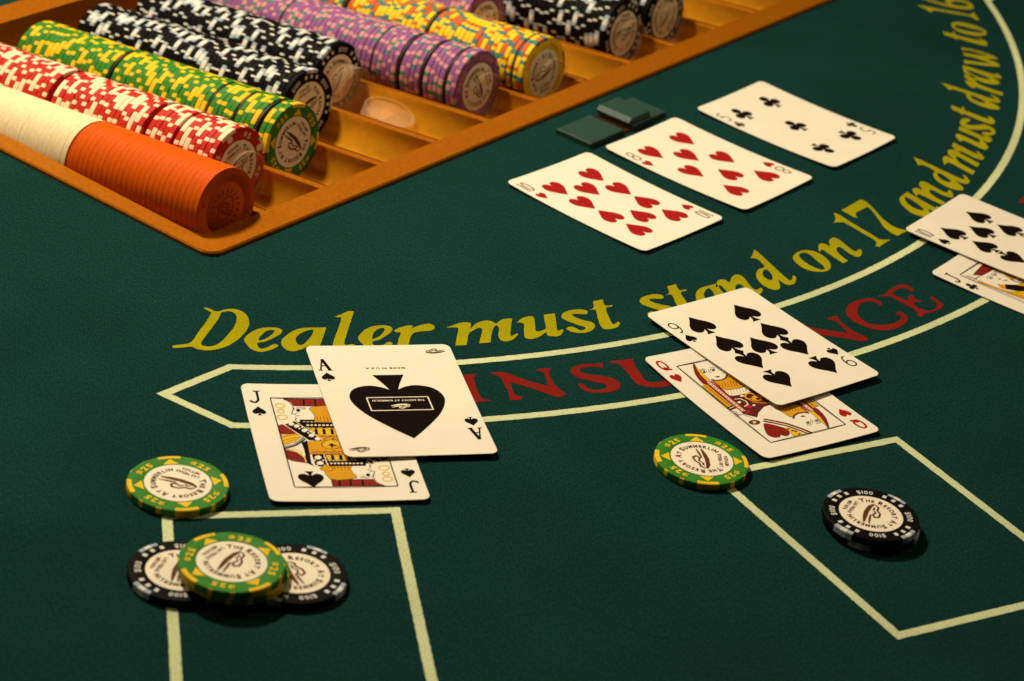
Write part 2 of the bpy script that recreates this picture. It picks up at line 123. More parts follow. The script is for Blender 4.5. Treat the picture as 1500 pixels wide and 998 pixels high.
ART = {'js': [('red', 'f', 0, '-15.2,33.2;2.4,33.1;5.4,33.1;5.2,27.8;2.5,27.8;-11.7,28.2;-12.5,30.9'), ('black', 'f', 0, '-7.2,32.8;-6.4,32.8;-6.9,28.5;-7.7,28.5'), ('black', 'f', 0, '-2.4,32.8;-1.6,32.8;-2.1,28.5;-2.9,28.5'), ('black', 'f', 0, '2.1,32.8;2.9,32.8;2.4,28.5;1.6,28.5'), ('black', 's', 0.35, '-11.9,28.1;5.2,27.8'), ('black', 's', 0.3, '-15.3,33.0;-13.4,31.5;-12.3,28.9;-12.0,26.3;-13.3,22.4'), ('yellow', 's', 0.55, '-15.4,28.1;-15.7,27.4;-16.3,26.8;-17.2,26.5;-18.0,26.5;-18.8,26.8;-19.2,27.4;-19.3,28.2;-19.0,28.9;-18.4,29.5;-17.5,29.8;-16.7,29.8;-15.9,29.5;-15.5,28.9;-15.4,28.1'), ('yellow', 's', 0.55, '-16.2,24.0;-16.4,23.4;-16.9,22.9;-17.4,22.7;-18.0,22.7;-18.5,22.9;-18.8,23.4;-18.9,24.1;-18.7,24.7;-18.2,25.2;-17.6,25.4;-17.0,25.4;-16.5,25.2;-16.2,24.7;-16.2,24.0'), ('yellow', 's', 0.55, '-15.5,19.5;-15.8,18.7;-16.5,18.1;-17.4,17.8;-18.3,17.8;-19.1,18.1;-19.6,18.8;-19.7,19.5;-19.4,20.3;-18.7,20.9;-17.8,21.3;-16.9,21.3;-16.1,20.9;-15.6,20.3;-15.5,19.5'), ('gold', 'F', 0, '-4.9,26.9;5.5,27.5;5.6,15.5;-4.2,15.9;-4.0,20.4;-4.5,23.0'), ('black', 's', 0.3, '-11.6,26.6;-13.4,22.4;-12.0,21.6;-11.2,22.7'), ('black', 's', 0.25, '-12.2,20.5;-10.3,20.8'), ('black', 's', 0.3, '-12.3,19.5;-11.8,18.5;-12.6,17.8;-12.1,16.6'), ('black', 'f', 0, '-10.9,25.8;-9.4,25.7;-9.6,23.7;-11.1,23.7'), ('black', 's', 0.3, '-9.0,25.6;-7.1,25.9'), ('black', 's', 0.25, '-10.8,26.6;-8.0,26.8;-6.9,26.4'), ('brown', 's', 0.25, '-3.2,20.4;-3.2,16.2'), ('brown', 's', 0.25, '-1.9,19.9;-1.8,16.2'), ('brown', 's', 0.25, '-0.5,20.4;-0.5,16.2'), ('brown', 's', 0.25, '0.8,19.8;0.9,16.2'), ('brown', 's', 0.25, '2.3,20.4;2.3,16.2'), ('black', 'f', 0, '-12.7,16.0;6.9,15.5;7.0,11.6;-8.3,11.5'), ('cream', 'f', 0, '-7.4,13.5;-7.5,13.2;-7.7,13.0;-8.0,12.9;-8.2,12.9;-8.4,13.1;-8.6,13.3;-8.6,13.5;-8.5,13.7;-8.3,13.9;-8.0,14.1;-7.8,14.1;-7.6,13.9;-7.4,13.7'), ('cream', 'f', 0, '-5.8,13.5;-5.9,13.2;-6.1,13.0;-6.3,12.9;-6.6,12.9;-6.8,13.0;-6.9,13.2;-7.0,13.5;-6.9,13.7;-6.7,13.9;-6.4,14.0;-6.2,14.0;-6.0,13.9;-5.8,13.7'), ('cream', 'f', 0, '-4.2,13.5;-4.3,13.2;-4.5,13.0;-4.7,12.9;-5.0,12.9;-5.2,13.0;-5.3,13.2;-5.3,13.5;-5.2,13.7;-5.0,13.9;-4.8,14.0;-4.5,14.0;-4.3,13.9;-4.2,13.7'), ('cream', 'f', 0, '-2.6,13.4;-2.7,13.2;-2.8,13.0;-3.1,12.9;-3.3,12.9;-3.6,13.0;-3.7,13.2;-3.7,13.5;-3.6,13.7;-3.4,13.9;-3.2,14.0;-2.9,14.0;-2.7,13.9;-2.6,13.7'), ('cream', 'f', 0, '-0.9,13.4;-1.0,13.2;-1.2,13.0;-1.5,12.9;-1.7,12.9;-1.9,13.0;-2.1,13.2;-2.1,13.4;-2.0,13.7;-1.8,13.9;-1.5,14.0;-1.3,14.0;-1.1,13.9;-0.9,13.7'), ('cream', 'f', 0, '0.7,13.4;0.6,13.2;0.4,13.0;0.2,12.9;-0.1,12.9;-0.3,13.0;-0.4,13.2;-0.5,13.4;-0.4,13.7;-0.2,13.9;0.1,14.0;0.3,14.0;0.6,13.9;0.7,13.7'), ('cream', 'f', 0, '2.3,13.4;2.2,13.2;2.0,13.0;1.8,12.8;1.5,12.8;1.3,13.0;1.2,13.2;1.2,13.4;1.3,13.7;1.5,13.9;1.7,14.0;2.0,14.0;2.2,13.9;2.3,13.7'), ('cream', 'f', 0, '4.0,13.4;3.9,13.1;3.7,12.9;3.4,12.8;3.2,12.8;2.9,12.9;2.8,13.1;2.8,13.4;2.9,13.6;3.1,13.8;3.3,14.0;3.6,14.0;3.8,13.8;3.9,13.6'), ('cream', 'f', 0, '5.6,13.4;5.5,13.1;5.3,12.9;5.0,12.8;4.8,12.8;4.6,12.9;4.5,13.1;4.4,13.4;4.5,13.6;4.7,13.8;5.0,13.9;5.2,13.9;5.4,13.8;5.6,13.6'), ('yellow', 'f', 0, '-7.4,11.1;7.3,11.3;7.3,5.6;-3.8,5.7'), ('black', 'f', 0, '-5.7,10.7;-4.5,10.7;-4.8,6.5;-6.1,6.5'), ('black', 'f', 0, '-2.5,10.6;-1.3,10.6;-1.6,6.4;-2.9,6.5'), ('black', 'f', 0, '0.9,10.6;2.1,10.6;1.7,6.4;0.5,6.4'), ('black', 'f', 0, '4.1,10.6;5.3,10.6;4.9,6.4;3.7,6.4'), ('red', 'f', 0, '-20.2,13.2;-18.0,14.1;-12.4,7.1;-20.2,6.5'), ('yellow', 'f', 0, '-20.1,5.6;-12.3,7.4;-11.2,5.8;-15.3,0.8;-20.1,-2.2;-20.3,0.9'), ('red', 's', 0.35, '-20.0,4.0;-15.9,5.8;-12.5,6.4'), ('red', 's', 0.35, '-20.1,1.5;-16.3,3.3;-12.7,4.5'), ('red', 's', 0.35, '-20.2,-0.7;-16.6,1.5;-14.4,2.7'), ('black', 's', 1.7, '-20.4,-4.0;-15.7,-1.7;-12.1,2.0;-10.2,4.8'), ('grey', 's', 0.5, '-20.0,-3.6;-15.7,-1.4;-12.1,2.3;-10.6,4.2'), ('gold', 'f', 0, '-10.6,0.8;-3.9,1.9;7.3,3.7;6.4,-6.0;3.2,-9.0;-10.5,-8.8;-11.1,-4.2'), ('black', 'f', 0, '-12.7,0.2;-10.0,2.0;-11.0,-15.3;-10.2,-17.7;-14.0,-14.3;-12.5,-9.1;-12.4,-4.2'), ('red', 's', 0.5, '-5.9,5.3;-4.6,4.3;-2.9,5.3;-1.5,4.2;0.1,5.2;1.5,4.2;3.2,5.2;4.5,4.2;6.2,5.2;7.6,4.1'), ('red', 's', 0.5, '-9.7,-6.2;-8.4,-7.2;-6.7,-6.2;-5.4,-7.3;-3.7,-6.3;-2.4,-7.3;-0.7,-6.3;0.6,-7.3;2.3,-6.4;3.6,-7.4'), ('red', 's', 0.45, '-10.0,-7.8;-8.6,-8.7;-7.0,-7.9;-5.6,-8.7;-4.0,-7.9;-2.6,-8.8;-1.0,-7.9;0.4,-8.8;2.0,-8.0;3.4,-8.9'), ('black', 'f', 0, '-17.4,14.0;-12.8,16.6;-11.1,15.6;-3.6,1.9;-8.5,1.9;-9.6,2.3'), ('cream', 'f', 0, '-13.5,14.4;-13.7,13.8;-14.1,13.4;-14.6,13.1;-15.1,13.1;-15.5,13.4;-15.7,13.8;-15.8,14.4;-15.6,14.9;-15.2,15.4;-14.7,15.6;-14.2,15.6;-13.8,15.4;-13.5,14.9'), ('cream', 'f', 0, '-11.5,12.8;-11.7,12.2;-12.1,11.8;-12.6,11.5;-13.1,11.5;-13.5,11.8;-13.8,12.2;-13.8,12.8;-13.6,13.3;-13.2,13.8;-12.7,14.0;-12.2,14.0;-11.8,13.8;-11.6,13.3'), ('cream', 'f', 0, '-8.8,9.6;-9.0,9.0;-9.4,8.6;-9.9,8.3;-10.4,8.3;-10.8,8.6;-11.1,9.0;-11.1,9.6;-10.9,10.1;-10.5,10.6;-10.0,10.8;-9.5,10.8;-9.1,10.6;-8.8,10.1'), ('cream', 'f', 0, '-6.5,5.7;-6.7,5.2;-7.1,4.8;-7.6,4.5;-8.1,4.5;-8.6,4.8;-8.8,5.2;-8.8,5.8;-8.6,6.3;-8.3,6.7;-7.8,7.0;-7.2,7.0;-6.8,6.7;-6.6,6.3'), ('cream', 'f', 0, '-4.4,3.2;-4.6,2.7;-5.0,2.2;-5.5,2.0;-6.0,2.0;-6.4,2.2;-6.7,2.7;-6.7,3.2;-6.5,3.8;-6.1,4.2;-5.6,4.4;-5.1,4.4;-4.7,4.2;-4.5,3.7'), ('cream', 'f', 0, '-11.4,10.9;-11.5,10.6;-11.6,10.5;-11.8,10.4;-12.0,10.4;-12.1,10.5;-12.2,10.6;-12.2,10.9;-12.1,11.1;-12.0,11.3;-11.8,11.4;-11.6,11.4;-11.5,11.3;-11.4,11.1'), ('cream', 'f', 0, '-8.3,7.7;-8.4,7.4;-8.6,7.3;-8.7,7.2;-8.9,7.2;-9.1,7.3;-9.1,7.4;-9.1,7.7;-9.1,7.9;-8.9,8.1;-8.8,8.2;-8.6,8.1;-8.4,8.1;-8.3,7.9'), ('cream', 'f', 0, '-10.2,12.0;-10.3,11.8;-10.4,11.6;-10.6,11.5;-10.8,11.5;-10.9,11.6;-11.0,11.8;-11.0,12.0;-10.9,12.2;-10.8,12.4;-10.6,12.5;-10.4,12.5;-10.3,12.4;-10.2,12.2'), ('cream', 'f', 0, '-7.2,8.6;-7.3,8.4;-7.4,8.2;-7.6,8.1;-7.8,8.1;-7.9,8.2;-8.0,8.4;-8.0,8.6;-7.9,8.8;-7.8,9.0;-7.6,9.1;-7.4,9.1;-7.3,9.0;-7.2,8.8'), ('cream', 's', 0.35, '-18.0,14.1;-9.6,2.3'), ('cream', 's', 0.35, '-12.8,16.5;-3.6,1.9'), ('yellow', 'f', 0, '3.6,-1.2;3.0,-2.7;1.6,-4.0;-0.2,-4.6;-2.1,-4.6;-3.6,-3.9;-4.6,-2.6;-4.7,-1.1;-4.1,0.5;-2.7,1.8;-0.9,2.4;1.0,2.4;2.5,1.7;3.5,0.4'), ('brown', 's', 0.4, '3.6,-1.2;3.0,-2.7;1.6,-4.0;-0.2,-4.6;-2.1,-4.6;-3.6,-3.9;-4.6,-2.6;-4.7,-1.1;-4.1,0.5;-2.7,1.8;-0.9,2.4;1.0,2.4;2.5,1.7;3.5,0.4;3.6,-1.2'), ('brown', 's', 0.25, '2.8,-1.1;2.3,-2.3;1.2,-3.2;-0.2,-3.7;-1.7,-3.6;-3.0,-3.1;-3.8,-2.2;-3.9,-1.1;-3.4,0.1;-2.3,1.0;-0.9,1.5;0.6,1.4;1.9,0.9;2.7,-0.0;2.8,-1.1'), ('black', 'f', 0, '-2.6,-2.1;-1.4,-1.2;-0.4,0.0;0.3,-1.1;1.8,-2.2;-0.1,-2.4;-0.4,-3.4;-1.1,-3.4;-1.1,-2.3'), ('black', 'f', 0, '-10.3,-8.9;-4.8,-8.6;-4.8,-18.1;-10.0,-17.7'), ('cream', 'f', 0, '-6.3,-11.1;-6.5,-11.7;-7.0,-12.2;-7.6,-12.5;-8.2,-12.5;-8.7,-12.2;-9.0,-11.7;-9.1,-11.0;-8.8,-10.4;-8.3,-9.9;-7.7,-9.6;-7.1,-9.6;-6.6,-9.9;-6.3,-10.4'), ('cream', 'f', 0, '-6.1,-15.3;-6.4,-16.0;-6.8,-16.5;-7.4,-16.7;-8.0,-16.7;-8.6,-16.4;-8.9,-15.9;-8.9,-15.3;-8.7,-14.7;-8.2,-14.2;-7.6,-13.9;-7.0,-13.9;-6.5,-14.2;-6.2,-14.7'), ('cream', 'f', 0, '-8.9,-13.2;-8.9,-13.4;-9.1,-13.6;-9.3,-13.7;-9.5,-13.7;-9.7,-13.6;-9.8,-13.4;-9.8,-13.2;-9.7,-12.9;-9.5,-12.7;-9.3,-12.6;-9.1,-12.6;-9.0,-12.7;-8.9,-12.9'), ('cream', 'f', 0, '-5.4,-13.2;-5.5,-13.5;-5.6,-13.6;-5.8,-13.7;-6.0,-13.7;-6.2,-13.6;-6.3,-13.4;-6.3,-13.2;-6.2,-13.0;-6.1,-12.8;-5.9,-12.7;-5.7,-12.7;-5.5,-12.8;-5.4,-13.0'), ('cream', 'f', 0, '-8.7,-17.3;-8.8,-17.5;-8.9,-17.7;-9.1,-17.8;-9.3,-17.8;-9.5,-17.7;-9.6,-17.5;-9.6,-17.2;-9.5,-17.0;-9.4,-16.8;-9.2,-16.7;-9.0,-16.7;-8.8,-16.8;-8.7,-17.0'), ('cream', 'f', 0, '-5.4,-17.2;-5.4,-17.4;-5.6,-17.6;-5.8,-17.7;-6.0,-17.7;-6.2,-17.6;-6.3,-17.4;-6.3,-17.2;-6.2,-16.9;-6.0,-16.7;-5.8,-16.6;-5.6,-16.6;-5.5,-16.8;-5.4,-16.9'), ('cream', 's', 0.4, '-10.1,-8.5;-9.9,-17.7'), ('cream', 's', 0.4, '-4.9,-8.6;-4.8,-17.8'), ('yellow', 'f', 0, '-4.4,-9.2;7.9,-8.8;7.7,-13.7;-3.9,-13.5'), ('black', 'f', 0, '-2.3,-9.3;-1.0,-9.3;-1.2,-13.1;-2.6,-13.1'), ('black', 'f', 0, '1.0,-9.3;2.4,-9.3;2.1,-13.1;0.7,-13.1'), ('black', 'f', 0, '4.4,-9.4;5.7,-9.4;5.4,-13.2;4.1,-13.2'), ('black', 'f', 0, '-4.1,-13.9;11.1,-13.7;10.7,-17.7;-4.3,-17.8'), ('cream', 'f', 0, '-2.5,-15.6;-2.6,-15.8;-2.8,-16.0;-3.0,-16.1;-3.3,-16.1;-3.5,-16.0;-3.6,-15.8;-3.6,-15.6;-3.5,-15.3;-3.4,-15.1;-3.1,-15.0;-2.9,-15.0;-2.7,-15.2;-2.5,-15.3'), ('cream', 'f', 0, '-1.0,-15.6;-1.1,-15.8;-1.3,-16.0;-1.5,-16.1;-1.8,-16.1;-2.0,-16.0;-2.1,-15.8;-2.1,-15.6;-2.0,-15.4;-1.8,-15.2;-1.6,-15.1;-1.3,-15.1;-1.1,-15.2;-1.0,-15.4'), ('cream', 'f', 0, '0.5,-15.6;0.4,-15.9;0.2,-16.1;0.0,-16.2;-0.2,-16.2;-0.5,-16.0;-0.6,-15.9;-0.6,-15.6;-0.5,-15.4;-0.3,-15.2;-0.1,-15.1;0.2,-15.1;0.4,-15.2;0.5,-15.4'), ('cream', 'f', 0, '2.1,-15.7;2.0,-15.9;1.8,-16.1;1.5,-16.2;1.3,-16.2;1.1,-16.1;0.9,-15.9;0.9,-15.6;1.0,-15.4;1.2,-15.2;1.5,-15.1;1.7,-15.1;1.9,-15.2;2.0,-15.4'), ('cream', 'f', 0, '3.6,-15.7;3.5,-15.9;3.3,-16.1;3.1,-16.2;2.8,-16.2;2.6,-16.1;2.5,-15.9;2.5,-15.7;2.6,-15.4;2.7,-15.2;3.0,-15.1;3.2,-15.1;3.4,-15.2;3.6,-15.4'), ('cream', 'f', 0, '5.1,-15.7;5.0,-15.9;4.8,-16.1;4.6,-16.2;4.3,-16.2;4.1,-16.1;4.0,-15.9;4.0,-15.7;4.1,-15.5;4.3,-15.3;4.5,-15.2;4.8,-15.2;5.0,-15.3;5.1,-15.5'), ('cream', 'f', 0, '6.6,-15.7;6.5,-16.0;6.4,-16.2;6.1,-16.3;5.9,-16.3;5.6,-16.1;5.5,-16.0;5.5,-15.7;5.6,-15.5;5.8,-15.3;6.0,-15.2;6.3,-15.2;6.5,-15.3;6.6,-15.5'), ('cream', 'f', 0, '8.2,-15.8;8.1,-16.0;7.9,-16.2;7.6,-16.3;7.4,-16.3;7.2,-16.2;7.1,-16.0;7.0,-15.7;7.1,-15.5;7.3,-15.3;7.6,-15.2;7.8,-15.2;8.0,-15.3;8.2,-15.5'), ('cream', 'f', 0, '9.7,-15.8;9.6,-16.0;9.4,-16.2;9.2,-16.3;8.9,-16.3;8.7,-16.2;8.6,-16.0;8.6,-15.8;8.7,-15.5;8.9,-15.3;9.1,-15.2;9.4,-15.2;9.6,-15.3;9.7,-15.5'), ('red', 'F', 0, '-20.0,-5.0;-15.8,-6.6;-13.4,-10.3;-13.2,-14.6;-14.7,-14.8;-20.1,-12.4'), ('black', 's', 0.4, '-19.8,-7.2;-16.1,-9.1;-13.7,-12.8'), ('black', 's', 0.4, '-20.2,-9.6;-16.5,-11.5;-14.2,-13.7'), ('yellow', 's', 0.6, '-19.5,-5.0;-15.5,-6.9;-13.1,-11.0;-13.0,-14.6'), ('yellow', 's', 0.5, '-17.4,-4.1;-14.3,-5.7;-13.3,-7.9'), ('gold', 'F', 0, '-8.3,-19.6;-5.8,-17.1;-3.3,-18.2;-3.8,-21.3;-6.5,-21.3')],
